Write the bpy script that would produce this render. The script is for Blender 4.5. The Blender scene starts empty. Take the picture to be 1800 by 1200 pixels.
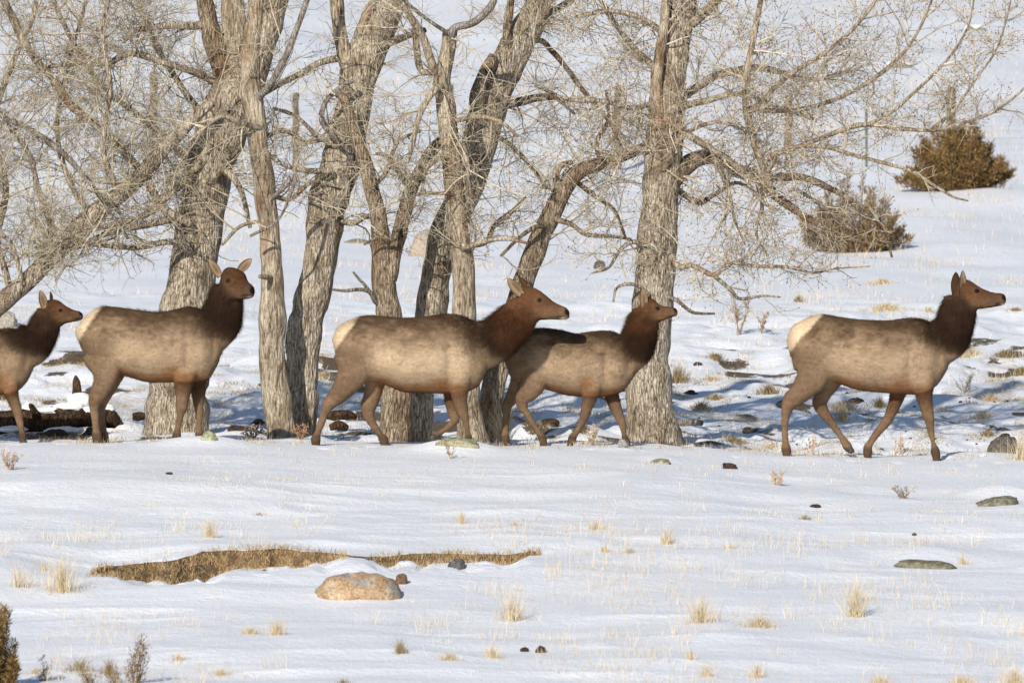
import bpy, math, random
import numpy as np
from mathutils import Vector

random.seed(7)
rng = np.random.default_rng(11)
S = bpy.context.scene
COL = S.collection

# ------------------------------------------------------------------ camera, sky, sun, exposure
DIST, PXM, CAMZ = 100.0, 165.0, 1.12          # metres to the elk, photo pixels per metre there, camera height
cam_d = bpy.data.cameras.new('camera')
cam = bpy.data.objects.new('camera', cam_d)
COL.objects.link(cam)
cam.location = (0, -DIST, CAMZ)
cam.rotation_euler = (math.radians(90), 0, 0)
cam_d.sensor_width = 36.0
cam_d.lens = 36.0 * DIST / (1800 / PXM)
cam_d.clip_start = 1.0
cam_d.clip_end = 2000.0
cam_d.dof.use_dof = True
cam_d.dof.focus_distance = DIST
cam_d.dof.aperture_fstop = 6.3
S.camera = cam

SUN_EL, SUN_AZ = math.radians(27), math.radians(20)   # azimuth: to the left of the view axis, behind the camera
light_dir = Vector((math.sin(SUN_AZ) * math.cos(SUN_EL), math.cos(SUN_AZ) * math.cos(SUN_EL), -math.sin(SUN_EL)))
world = bpy.data.worlds.new('World')
S.world = world
world.use_nodes = True
wn = world.node_tree
for n in list(wn.nodes):
    wn.nodes.remove(n)
sky = wn.nodes.new('ShaderNodeTexSky')
sky.sky_type = 'NISHITA'
sky.sun_disc = False
sky.sun_elevation = SUN_EL
sky.sun_rotation = math.atan2(-light_dir.x, -light_dir.y)
sky.altitude = 1500.0
sky.air_density = 1.0
sky.dust_density = 0.6
sky.ozone_density = 1.0
bg = wn.nodes.new('ShaderNodeBackground')
bg.inputs['Strength'].default_value = 0.095
wo = wn.nodes.new('ShaderNodeOutputWorld')
wn.links.new(sky.outputs[0], bg.inputs[0])
wn.links.new(bg.outputs[0], wo.inputs[0])
sun_d = bpy.data.lights.new('sun', 'SUN')
sun_d.energy = 4.5
sun_d.angle = math.radians(0.53)
sun_d.color = (1.0, 0.93, 0.82)
sun = bpy.data.objects.new('sun', sun_d)
COL.objects.link(sun)
sun.location = (-20, -60, 40)
sun.rotation_euler = light_dir.to_track_quat('-Z', 'Y').to_euler()

S.render.engine = 'CYCLES'
S.view_settings.view_transform = 'Standard'
S.view_settings.look = 'None'
S.view_settings.exposure = 0.12
S.view_settings.gamma = 1.0
S.view_settings.use_curve_mapping = False
try:
    S.cycles.use_denoising = True
    S.cycles.max_bounces = 6
    S.cycles.diffuse_bounces = 3
    S.cycles.glossy_bounces = 2
except Exception:
    pass

# ------------------------------------------------------------------ helpers
def world_at(px, py, Y):
    """point at depth Y that lies on the sight line of photo pixel (px, py)"""
    k = (1 + Y / DIST) / PXM
    return np.array([(px - 900) * k, Y, CAMZ - (py - 600) * k])

def pix(P):
    k = (1 + P[..., 1] / DIST) / PXM
    return 900 + P[..., 0] / k, 600 + (CAMZ - P[..., 2]) / k

def hash3(i, j, k, seed=0):
    h = (i.astype(np.int64) * 374761393 + j.astype(np.int64) * 668265263 + k.astype(np.int64) * 1274126177 + seed * 974711) & 0xffffffff
    h = ((h ^ (h >> 13)) * 1274126177) & 0xffffffff
    h = ((h ^ (h >> 15)) * 2246822519) & 0xffffffff
    return ((h ^ (h >> 16)) & 0xffffff) / float(0xffffff)

def noise(x, y, z=None, seed=0):
    """smooth value noise in -1..1"""
    x = np.asarray(x, float); y = np.asarray(y, float)
    z = np.zeros_like(x) if z is None else np.asarray(z, float)
    x, y, z = np.broadcast_arrays(x, y, z)
    xi, yi, zi = np.floor(x), np.floor(y), np.floor(z)
    fx, fy, fz = x - xi, y - yi, z - zi
    fx = fx * fx * fx * (fx * (fx * 6 - 15) + 10); fy = fy * fy * fy * (fy * (fy * 6 - 15) + 10); fz = fz * fz * fz * (fz * (fz * 6 - 15) + 10)
    r = 0
    for a in (0, 1):
        for b in (0, 1):
            for c in (0, 1):
                w = (fx if a else 1 - fx) * (fy if b else 1 - fy) * (fz if c else 1 - fz)
                r = r + w * hash3(xi + a, yi + b, zi + c, seed)
    return r * 2 - 1

def fbm(x, y, z=None, seed=0, oct=3):
    r, a, f = 0, 1.0, 1.0
    for o in range(oct):
        r = r + a * noise(np.asarray(x) * f, np.asarray(y) * f, None if z is None else np.asarray(z) * f, seed + o * 17)
        a *= 0.5; f *= 2.03
    return r / 1.75

def smooth(a, b, x):
    t = np.clip((np.asarray(x, float) - a) / (b - a), 0, 1)
    return t * t * (3 - 2 * t)

def mesh_np(name, V, F4=None, F3=None, smooth_shade=True):
    """mesh from numpy arrays of vertices, quads and triangles"""
    me = bpy.data.meshes.new(name)
    V = np.asarray(V, np.float32)
    parts, starts, off = [], [], 0
    for F, n in ((F4, 4), (F3, 3)):
        if F is not None and len(F):
            F = np.asarray(F, np.int32)
            parts.append(F.ravel())
            starts.append(off + np.arange(len(F), dtype=np.int32) * n)
            off += F.size
    loops = np.concatenate(parts); st = np.concatenate(starts)
    me.vertices.add(len(V)); me.vertices.foreach_set('co', V.ravel())
    me.loops.add(len(loops)); me.loops.foreach_set('vertex_index', loops)
    me.polygons.add(len(st)); me.polygons.foreach_set('loop_start', st)
    me.update(calc_edges=True)
    me.validate()
    if smooth_shade:
        me.polygons.foreach_set('use_smooth', np.ones(len(me.polygons), bool))
    return me

def colour(me, C, name='tone'):
    C = np.asarray(C, np.float32)
    if C.shape[1] == 3:
        C = np.concatenate([C, np.ones((len(C), 1), np.float32)], 1)
    a = me.color_attributes.new(name, 'FLOAT_COLOR', 'POINT')
    a.data.foreach_set('color', C.ravel())

def link(name, me, material, parent=None, loc=None):
    o = bpy.data.objects.new(name, me)
    COL.objects.link(o)
    if material is not None and me is not None and not me.materials:
        me.materials.append(material)
    if parent is not None:
        o.parent = parent
    if loc is not None:
        o.location = tuple(float(v) for v in loc)
    return o

def tag(o, label=None, cat=None, group=None, kind=None):
    if label: o['label'] = label
    if cat: o['category'] = cat
    if group: o['group'] = group
    if kind: o['kind'] = kind
    return o

def empty(name, loc, label=None, cat=None, group=None):
    o = bpy.data.objects.new(name, None)
    COL.objects.link(o)
    o.location = tuple(float(v) for v in loc)
    o.empty_display_size = 0.2
    return tag(o, label, cat, group)

def child(name, me, material, parent, kind=None):
    """mesh given in world coordinates, hung under its thing"""
    o = link(name, me, material)
    o.parent = parent
    p = parent; off = Vector((0, 0, 0))
    while p is not None:
        off += Vector(p.location); p = p.parent
    o.location = -off
    if kind: o['kind'] = kind
    return o

class Geo:
    """collects vertices, faces and colours of one mesh"""
    def __init__(s): s.V, s.Q, s.T, s.C, s.n = [], [], [], [], 0
    def add(s, V, Q=None, T=None, C=None):
        V = np.asarray(V, float).reshape(-1, 3)
        s.V.append(V)
        if Q is not None and len(Q): s.Q.append(np.asarray(Q) + s.n)
        if T is not None and len(T): s.T.append(np.asarray(T) + s.n)
        if C is not None:
            C = np.asarray(C, float)
            if C.ndim == 1: C = np.tile(C, (len(V), 1))
            s.C.append(C)
        s.n += len(V)
    def mesh(s, name, smooth_shade=True):
        me = mesh_np(name, np.concatenate(s.V), np.concatenate(s.Q) if s.Q else None, np.concatenate(s.T) if s.T else None, smooth_shade)
        if s.C: colour(me, np.concatenate(s.C))
        return me

def frames(P):
    """tangent and two normals along polylines P [N,K,3]"""
    T = np.gradient(P, axis=1)
    T /= np.linalg.norm(T, axis=2, keepdims=True) + 1e-9
    ref = np.where(np.abs(T[..., 2:3]) > 0.9, np.array([1.0, 0, 0]), np.array([0, 0, 1.0]))
    ref = np.repeat(ref[:, :1], P.shape[1], axis=1)
    A = np.cross(T, ref); A /= np.linalg.norm(A, axis=2, keepdims=True) + 1e-9
    B = np.cross(T, A)
    return T, A, B

def tubes(P, R, sides):
    """many tubes of K points each: vertices and quads"""
    N, K = P.shape[:2]
    T, A, B = frames(P)
    th = np.arange(sides) * 2 * math.pi / sides
    ring = A[:, :, None, :] * np.cos(th)[None, None, :, None] + B[:, :, None, :] * np.sin(th)[None, None, :, None]
    V = P[:, :, None, :] + ring * R[:, :, None, None]
    idx = np.arange(N * K * sides).reshape(N, K, sides)
    a = idx[:, :-1]; b = idx[:, 1:]
    Q = np.stack([a, np.roll(a, -1, 2), np.roll(b, -1, 2), b], -1).reshape(-1, 4)
    return V.reshape(-1, 3), Q

def catmull(pts, n):
    """resample rows of pts smoothly, n points per span"""
    p = np.asarray(pts, float)
    p = np.concatenate([2 * p[:1] - p[1:2], p, 2 * p[-1:] - p[-2:-1]])
    out = []
    for i in range(1, len(p) - 2):
        t = np.linspace(0, 1, n, endpoint=False)[:, None]
        a, b, c, d = p[i - 1], p[i], p[i + 1], p[i + 2]
        out.append(0.5 * ((2 * b) + (c - a) * t + (2 * a - 5 * b + 4 * c - d) * t ** 2 + (3 * b - a - 3 * c + d) * t ** 3))
    out.append(p[-2:-1])
    return np.concatenate(out)

# ------------------------------------------------------------------ materials
def new_mat(name):
    m = bpy.data.materials.new(name); m.use_nodes = True
    nt = m.node_tree
    b = nt.nodes['Principled BSDF']
    return m, nt, b

def N(nt, kind, **kw):
    n = nt.nodes.new(kind)
    for k, v in kw.items(): setattr(n, k, v)
    return n

def ramp(nt, fac, stops):
    r = N(nt, 'ShaderNodeValToRGB')
    e = r.color_ramp.elements
    while len(e) > 1: e.remove(e[-1])
    e[0].position = stops[0][0]; e[0].color = (*stops[0][1], 1)
    for p, c in stops[1:]:
        x = e.new(p); x.color = (*c, 1)
    nt.links.new(fac, r.inputs[0])
    return r.outputs[0]

def mixc(nt, fac, a, b, mode='MIX'):
    m = N(nt, 'ShaderNodeMix', data_type='RGBA', blend_type=mode)
    for sock, v in ((m.inputs[0], fac), (m.inputs[6], a), (m.inputs[7], b)):
        if hasattr(v, 'node'): nt.links.new(v, sock)
        elif isinstance(v, (int, float)): sock.default_value = v
        else: sock.default_value = (*v, 1)
    return m.outputs[2]

def noise_node(nt, scale, detail=4, rough=0.55, stretch=(1, 1, 1)):
    tc = N(nt, 'ShaderNodeTexCoord')
    mp = N(nt, 'ShaderNodeMapping'); mp.inputs['Scale'].default_value = stretch
    nt.links.new(tc.outputs['Object'], mp.inputs[0])
    n = N(nt, 'ShaderNodeTexNoise')
    n.inputs['Scale'].default_value = scale; n.inputs['Detail'].default_value = detail; n.inputs['Roughness'].default_value = rough
    nt.links.new(mp.outputs[0], n.inputs['Vector'])
    return n.outputs['Fac']

def bump(nt, b, h, strength=0.5, dist=0.02):
    n = N(nt, 'ShaderNodeBump'); n.inputs['Strength'].default_value = strength; n.inputs['Distance'].default_value = dist
    nt.links.new(h, n.inputs['Height']); nt.links.new(n.outputs[0], b.inputs['Normal'])

def mat_attr(name, rough=0.8, scale=30, spread=0.35, spec=0.2, sheen=0.0, stretch=(1, 1, 1)):
    """colour from the mesh's own 'tone' attribute, broken up by noise"""
    m, nt, b = new_mat(name)
    a = N(nt, 'ShaderNodeAttribute', attribute_name='tone')
    f = noise_node(nt, scale, 4, 0.6, stretch)
    v = ramp(nt, f, [(0.3, (1 - spread,) * 3), (0.7, (1 + spread,) * 3)])
    nt.links.new(mixc(nt, 1.0, a.outputs['Color'], v, 'MULTIPLY'), b.inputs['Base Color'])
    b.inputs['Roughness'].default_value = rough
    b.inputs['Specular IOR Level'].default_value = spec
    return m

def mat_plain(name, col, rough=0.7, spec=0.3):
    m, nt, b = new_mat(name)
    f = noise_node(nt, 40, 3)
    nt.links.new(mixc(nt, f, tuple(c * 0.7 for c in col), tuple(min(1, c * 1.3) for c in col)), b.inputs['Base Color'])
    b.inputs['Roughness'].default_value = rough
    b.inputs['Specular IOR Level'].default_value = spec
    return m

def mat_bark(name, dark, mid, light, scar, scar_at=0.62, grain=1.0):
    m, nt, b = new_mat(name)
    f1 = noise_node(nt, 46 * grain, 6, 0.72, (1, 1, 0.20))
    f2 = noise_node(nt, 2.2, 4, 0.6, (1, 1, 0.45))
    f3 = noise_node(nt, 90, 3, 0.6, (1, 1, 0.5))
    base = ramp(nt, f1, [(0.37, dark), (0.43, mid), (0.56, light), (0.75, tuple(c * 1.12 for c in light))])
    # furrows between long plates
    tc = N(nt, 'ShaderNodeTexCoord'); mp = N(nt, 'ShaderNodeMapping'); mp.inputs['Scale'].default_value = (1, 1, 0.20)
    nt.links.new(tc.outputs['Object'], mp.inputs[0])
    wv = N(nt, 'ShaderNodeTexNoise'); wv.inputs['Scale'].default_value = 9; wv.inputs['Detail'].default_value = 3
    nt.links.new(mp.outputs[0], wv.inputs['Vector'])
    ad = N(nt, 'ShaderNodeVectorMath', operation='MULTIPLY_ADD')
    nt.links.new(wv.outputs['Color'], ad.inputs[0]); ad.inputs[1].default_value = (0.09, 0.09, 0.09); nt.links.new(mp.outputs[0], ad.inputs[2])
    vo = N(nt, 'ShaderNodeTexVoronoi', feature='DISTANCE_TO_EDGE'); vo.inputs['Scale'].default_value = 30 * grain
    nt.links.new(ad.outputs[0], vo.inputs['Vector'])
    base = mixc(nt, 1.0, base, ramp(nt, vo.outputs['Distance'], [(0.02, (0.50 if grain == 1 else 0.75,) * 3), (0.11, (1.06,) * 3)]), 'MULTIPLY')
    sm = ramp(nt, f2, [(scar_at - 0.04, (0, 0, 0)), (scar_at + 0.12, (0.9,) * 3)])
    base = mixc(nt, sm, base, mixc(nt, f3, tuple(c * 0.55 for c in scar), tuple(min(1, c * 1.35) for c in scar)))
    f4 = noise_node(nt, 7, 4, 0.65, (1, 1, 0.4))
    base = mixc(nt, 1.0, base, ramp(nt, f4, [(0.34, (0.48, 0.42, 0.36)), (0.47, (0.88, 0.83, 0.77)), (0.60, (1.14, 1.12, 1.09))]), 'MULTIPLY')
    v = ramp(nt, f3, [(0.3, (0.72,) * 3), (0.7, (1.22,) * 3)])
    nt.links.new(mixc(nt, 1.0, base, v, 'MULTIPLY'), b.inputs['Base Color'])
    b.inputs['Roughness'].default_value = 0.9
    b.inputs['Specular IOR Level'].default_value = 0.15
    hh = N(nt, 'ShaderNodeMath', operation='MULTIPLY_ADD'); nt.links.new(vo.outputs['Distance'], hh.inputs[0]); hh.inputs[1].default_value = 1.6; nt.links.new(f1, hh.inputs[2])
    bump(nt, b, hh.outputs[0], 0.9, 0.03)
    return m

def mat_snow():
    m, nt, b = new_mat('snow')
    a = N(nt, 'ShaderNodeAttribute', attribute_name='tone')         # bare earth showing through the snow
    sep = N(nt, 'ShaderNodeSeparateColor'); nt.links.new(a.outputs['Color'], sep.inputs[0])
    f = noise_node(nt, 14, 4, 0.6)
    f2 = noise_node(nt, 3.0, 5, 0.6, (1, 1.6, 1))
    f3 = noise_node(nt, 60, 3, 0.6)
    soil = mixc(nt, f3, (0.045, 0.030, 0.018), (0.20, 0.145, 0.08))
    snow = mixc(nt, f2, (0.79, 0.815, 0.865), (0.87, 0.88, 0.90))
    thatch = mixc(nt, f3, (0.30, 0.235, 0.14), (0.62, 0.55, 0.42))
    mth = N(nt, 'ShaderNodeMath', operation='MULTIPLY_ADD')       # break the mask's edge up
    nt.links.new(f, mth.inputs[0]); mth.inputs[1].default_value = 0.7; nt.links.new(sep.outputs[0], mth.inputs[2])
    mask = ramp(nt, mth.outputs[0], [(0.78, (0, 0, 0)), (0.86, (1, 1, 1))])
    mth2 = N(nt, 'ShaderNodeMath', operation='MULTIPLY_ADD')
    nt.links.new(f, mth2.inputs[0]); mth2.inputs[1].default_value = 0.6; nt.links.new(sep.outputs[1], mth2.inputs[2])
    mask2 = ramp(nt, mth2.outputs[0], [(0.7, (0, 0, 0)), (1.0, (0.75,) * 3)])
    c = mixc(nt, mask2, snow, thatch)
    nt.links.new(mixc(nt, mask, c, soil), b.inputs['Base Color'])
    b.inputs['Roughness'].default_value = 0.55
    b.inputs['Specular IOR Level'].default_value = 0.25
    h = N(nt, 'ShaderNodeMath', operation='ADD')
    nt.links.new(f, h.inputs[0]); nt.links.new(f2, h.inputs[1])
    h2 = N(nt, 'ShaderNodeMath', operation='MULTIPLY_ADD'); nt.links.new(f3, h2.inputs[0]); h2.inputs[1].default_value = 0.45; nt.links.new(h.outputs[0], h2.inputs[2])
    bump(nt, b, h2.outputs[0], 0.6, 0.03)
    return m

M_SNOW = mat_snow()
M_SNOWCAP = mat_plain('snow_cap', (0.84, 0.86, 0.89), 0.6, 0.2)
M_GREY = mat_bark('bark_grey', (0.080, 0.063, 0.049), (0.32, 0.27, 0.215), (0.58, 0.515, 0.42), (0.26, 0.185, 0.125), 0.62)
M_PALE = mat_bark('bark_pale', (0.11, 0.08, 0.058), (0.32, 0.265, 0.20), (0.49, 0.43, 0.34), (0.32, 0.205, 0.125), 0.58, 0.7)
M_RED = mat_bark('bark_brown', (0.050, 0.037, 0.029), (0.21, 0.16, 0.115), (0.42, 0.35, 0.265), (0.21, 0.128, 0.078), 0.55)
M_DEAD = mat_bark('dead_wood', (0.13, 0.11, 0.095), (0.25, 0.22, 0.20), (0.36, 0.33, 0.30), (0.28, 0.22, 0.17), 0.7)
M_TWIG = mat_attr('twig', 0.75, 18, 0.25, 0.25)
M_FUR = mat_attr('elk_coat', 0.95, 24, 0.08, 0.04, stretch=(0.5, 1, 1))
M_GRASS = mat_attr('dry_grass', 0.8, 12, 0.2, 0.15)
M_EARTH = mat_attr('earth', 0.95, 45, 0.5, 0.05)
M_ROCK = mat_attr('rock', 0.85, 40, 0.45, 0.2)
M_LEAF = mat_attr('juniper_foliage', 0.85, 30, 0.3, 0.1)
M_EYE = mat_plain('eye', (0.006, 0.004, 0.004), 0.45, 0.15)
M_HOOF = mat_plain('hoof', (0.05, 0.035, 0.025), 0.5)
M_WOODPOST = mat_bark('fence_post', (0.10, 0.08, 0.055), (0.23, 0.19, 0.135), (0.33, 0.28, 0.20), (0.25, 0.16, 0.09), 0.66)
M_WIRE = mat_plain('wire', (0.33, 0.34, 0.36), 0.6)
M_TPOST = mat_plain('painted_steel', (0.10, 0.12, 0.105), 0.8)
# ------------------------------------------------------------------ the snowfield
CRX = np.array([-900, 0, 200, 400, 550, 700, 900, 1100, 1250, 1380, 1600, 1800, 2700], float)
CRY = np.array([785, 774, 772, 770, 775, 777, 779, 781, 787, 797, 801, 803, 808], float)
CR_X = (CRX - 900) / PXM
CR_Z = CAMZ - (CRY - 600) / PXM

def softplus(t): return np.logaddexp(0, t)

# the washed-out bank in the foreground: top edge (px, py) and height of its face in photo pixels
BANK = np.array([(150, 1042, 0), (190, 1027, 12), (260, 1008, 30), (330, 993, 44), (385, 986, 44), (410, 984, 28), (480, 979, 30), (585, 978, 22), (606, 983, 6), (618, 986, 0),
                 (646, 986, 0), (656, 984, 8), (670, 981, 18), (760, 976, 24), (850, 973, 20), (900, 968, 14), (935, 965, 6), (965, 968, 0)], float)
_k = (BANK[:, 1] - 600) / PXM
BANK_Y = (CAMZ - _k - 0.05 - 0.083) / (0.083 + 0.01 * _k)
BANK_Y = np.where(BANK[:, 0] < 480, BANK_Y[5] + 0.65 * (BANK_Y - BANK_Y[5]), BANK_Y)
BANK_X = (BANK[:, 0] - 900) / PXM * (1 + BANK_Y / DIST)
BANK_H = BANK[:, 2] / (PXM / 0.868) * 1.05

BUMPS = [  # px, py, width m, depth m, height m: snow heaped over stones and lumps
]
def bank_y(x): return np.interp(x, BANK_X, BANK_Y) + 0.10 * noise(x * 2.2, x * 0 + 3.3, seed=5) + 0.07 * noise(x * 6, x * 0 + 1.3, seed=6) + 0.05 * noise(x * 14, x * 0 + 4.3, seed=7)
def bank_h(x): return np.interp(x, BANK_X, BANK_H, left=0, right=0) * (1 + 0.20 * noise(x * 5, x * 0, seed=8) + 0.12 * noise(x * 12, x * 0, seed=9))

def base_z(x, y):
    c = np.interp(x, CR_X, CR_Z)
    far = smooth(6, 25, np.abs(y))
    c = c * (1 - far) + 0.03 * far
    z = c - 0.083 * 0.8 * softplus(-(y + 1) / 0.8) + 0.069 * softplus(y - 4.8) + 0.02 * softplus((y - 120) / 10) * 10 * 0.5
    z = z - 0.05 * np.exp(-((y - 3.0) / 1.7) ** 2)                      # shallow trough under the trees
    calm = 0.30 + 0.70 * smooth(0.8, 5.0, np.abs(y + 0.2))
    z = z + calm * (0.11 * fbm(x / 4.6, y / 3.4, seed=1, oct=2) + 0.034 * noise(x / 1.35 + 9, y / 1.0, seed=2) + 0.016 * noise(x / 0.62, y / 0.7, seed=12))
    z = z + calm * 0.010 * fbm(x / 0.45, y / 0.30, seed=3, oct=2)
    # wind ridges in the foreground
    w = smooth(2, 5, -y)
    z = z + w * 0.030 * (1 - np.abs(noise(x / 1.9 + 0.4 * noise(x / 1.3, y / 1.2, seed=14), y / 0.62, seed=4)))
    # lumpy broken snow behind the elk
    r = smooth(0.4, 2.2, y) * (1 - smooth(14, 40, y))
    z = z + r * (0.095 * noise(x / 0.75, y / 1.0, seed=21) + 0.034 * noise(x / 0.30, y / 0.36, seed=22) + 0.012 * noise(x / 0.14, y / 0.18, seed=23))
    # distant hillside: drifts, tussocks
    d = smooth(20, 60, y)
    z = z + d * (0.16 * noise(x / 7, y / 9, seed=31) + 0.09 * noise(x / 1.7, y / 3.0, seed=32) + 0.025 * noise(x / 0.6, y / 1.1, seed=34) + 0.5 * noise(x / 30, y / 40, seed=33))
    return z

def ground_z(x, y, with_bumps=True):
    x = np.asarray(x, float); y = np.asarray(y, float)
    z = base_z(x, y)
    if with_bumps:
        for bx, by, sx, sy, h in BUMPS_W:
            z = z + h * np.exp(-(((x - bx) / sx) ** 2 + ((y - by) / sy) ** 2) ** 1.3)
    # washed-out hollow: flat floor in front of the bank
    yb = bank_y(x); h = bank_h(x)
    floor = base_z(x, yb) - h + 0.045 * noise(x / 0.33, y / 0.4, seed=41) + 0.026 * noise(x / 0.13, y / 0.15, seed=42) + 0.012 * (yb - y)
    cut = (y < yb) & (y > yb - 6) & (h > 0.012)
    return np.where(cut, np.minimum(z, floor), z)

BUMPS_W = []
_YS = np.concatenate([np.arange(-30, 20, 0.03), np.arange(20, 400, 0.25)])
def hit(px, py):
    """where the sight line of photo pixel (px, py) meets the snow"""
    k = (1 + _YS / DIST) / PXM
    x = (px - 900) * k; z = CAMZ - (py - 600) * k
    g = ground_z(x, _YS)
    i = int(np.argmax(g >= z)) if (g >= z).any() else len(_YS) - 1
    return np.array([x[i], _YS[i], g[i]])
def gpoint(x, y): return np.array([x, y, float(ground_z(np.array([x]), np.array([y]))[0])])

for (px, py, Y, sx, sy, h) in [(352, 770, -1.15, 0.52, 0.5, 0.10), (800, 778, -1.15, 0.42, 0.5, 0.105), (1752, 868, None, 0.40, 0.55, 0.085),
                               (1625, 980, None, 0.50, 0.55, 0.075), (1160, 806, None, 0.2, 0.35, 0.03), (628, 1000, None, 0.30, 0.45, 0.07),
                               (1725, 775, 0.3, 0.5, 0.8, 0.06), (1580, 110, None, 1.4, 2.5, 0.22), (1715, 45, None, 1.4, 2.5, 0.22),
                               (185, 1015, -13.2, 0.70, 1.6, -0.11), (1420, 800, -1.0, 0.5, 0.3, 0.02), (60, 690, None, 0.9, 0.5, 0.10), (1090, 775, -0.6, 0.25, 0.3, 0.03)]:
    p = hit(px, py) if Y is None else gpoint((px - 900) / PXM * (1 + Y / DIST), Y)
    BUMPS_W.append((p[0], p[1], sx, sy, h))
for _ in range(46):                                                            # hoof prints of the passing file
    BUMPS_W.append((rng.uniform(-5.6, 5.8), rng.normal(-0.35, 0.5), 0.055, 0.10, -rng.uniform(0.02, 0.05)))
BUMPS_W.append(((60 - 900) / PXM * 0.94, -6.2, 1.5, 1.7, 0.085))  # broad snow swell added so its far slope dims, hinting shade at left

gx = np.concatenate([-np.geomspace(400, 9.6, 46, endpoint=False), np.arange(-9.6, 9.6, 0.045), np.geomspace(9.6, 400, 46)])
gy = np.concatenate([-np.geomspace(160, 27, 16, endpoint=False), np.arange(-27, 12, 0.05), np.arange(12, 30, 0.12), np.geomspace(30, 700, 260)])
GX, GY = np.meshgrid(gx, gy)
GZ = ground_z(GX, GY)
nr, nc = GX.shape
idx = np.arange(nr * nc).reshape(nr, nc)
Q = np.stack([idx[:-1, :-1], idx[:-1, 1:], idx[1:, 1:], idx[1:, :-1]], -1).reshape(-1, 4)
me = mesh_np('snow_ground', np.stack([GX, GY, GZ], -1).reshape(-1, 3), Q)
PXG, PYG = pix(np.stack([GX, GY, GZ], -1))
# bare earth and litter: around the trunks, in the lumps behind, specks elsewhere
soil = np.zeros_like(GX)
for (px, Y, sx, sy, a) in [(1245, 3.0, 0.32, 0.45, 0.85), (420, 3.6, 0.45, 0.5, 0.55), (600, 3.2, 0.45, 0.6, 0.62), (690, 1.2, 0.4, 0.3, 0.3), (90, 1.6, 1.0, 0.5, 0.6),
                           (240, 3.0, 0.4, 0.4, 0.5), (1170, 1.0, 0.25, 0.3, 0.35), (1350, 0.25, 0.7, 0.15, 0.42), (965, 4.6, 0.12, 0.25, 0.8), (1300, 1.0, 0.22, 0.3, 0.55)]:
    bx = (px - 900) / PXM * (1 + Y / DIST)
    soil = np.maximum(soil, a * np.exp(-((GX - bx) / sx) ** 2 - ((GY - Y) / sy) ** 2))
_d = GY - bank_y(GX); _m = bank_h(GX) > 0.015
soil = np.maximum(soil, _m * 0.62 * np.exp(-(np.where(_d > 0, _d / 0.16, _d / 0.55)) ** 2) * smooth(-0.35, 0.55, fbm(GX / 0.10, GY / 0.16, seed=55)))
back = smooth(1.0, 3.0, GY) * (1 - smooth(16, 30, GY))
soil = np.maximum(soil, back * 0.66 * smooth(0.05, 0.55, fbm(GX / 0.55, GY / 1.0, seed=51, oct=2)))
th = smooth(14, 40, GY) * 0.50 * smooth(0.1, 0.8, fbm(GX / 2.4, GY / 5.0, seed=52, oct=3)) + smooth(3, 8, -GY) * 0.18 * smooth(0.1, 0.9, fbm(GX / 0.6, GY / 0.9, seed=53))
th = np.maximum(th, back * 0.55 * smooth(0.0, 0.5, fbm(GX / 0.6, GY / 1.1, seed=54, oct=2)))
colour(me, np.stack([soil.ravel(), th.ravel(), 0 * th.ravel()], -1))
ground = tag(link('snow_ground', me, M_SNOW), kind='structure')

# bank face of bare earth behind the hollow, with dry turf hanging over it
xs = np.arange(BANK_X[0] + 0.1, BANK_X[-1] - 0.1, 0.03)
hs = bank_h(xs); yb = bank_y(xs); zt = base_z(xs, yb)
K = 9
u = np.linspace(0, 1, K)[None, :]
bV = np.stack([np.repeat(xs[:, None], K, 1),
               (yb[:, None] - 0.02 - 0.075 * (1 - u) - 0.035 * (1 + fbm(xs[:, None] / 0.10, u * 2.5 + xs[:, None] * 0, seed=61, oct=2)) * np.sin(u * math.pi)),
               zt[:, None] - hs[:, None] * (1 - u) * 1.12 + 0.006 * u], -1)
bi = np.arange(len(xs) * K).reshape(len(xs), K)
bQ = np.stack([bi[:-1, :-1], bi[1:, :-1], bi[1:, 1:], bi[:-1, 1:]], -1).reshape(-1, 4)
me = mesh_np('earth_bank', bV.reshape(-1, 3), bQ)
tn = (0.5 + 0.5 * fbm(bV[..., 0] / 0.09, bV[..., 2] / 0.05, seed=62)).reshape(-1, 1)
colour(me, np.array([0.06, 0.037, 0.021]) + tn * np.array([0.20, 0.14, 0.085]))
bank = empty('earth_bank', (xs.mean(), yb.mean(), zt.mean() - 0.2), 'low washed-out brown bank of earth and matted turf behind the granite boulder', 'earth bank')
child('earth_face', me, M_EARTH, bank)
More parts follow.
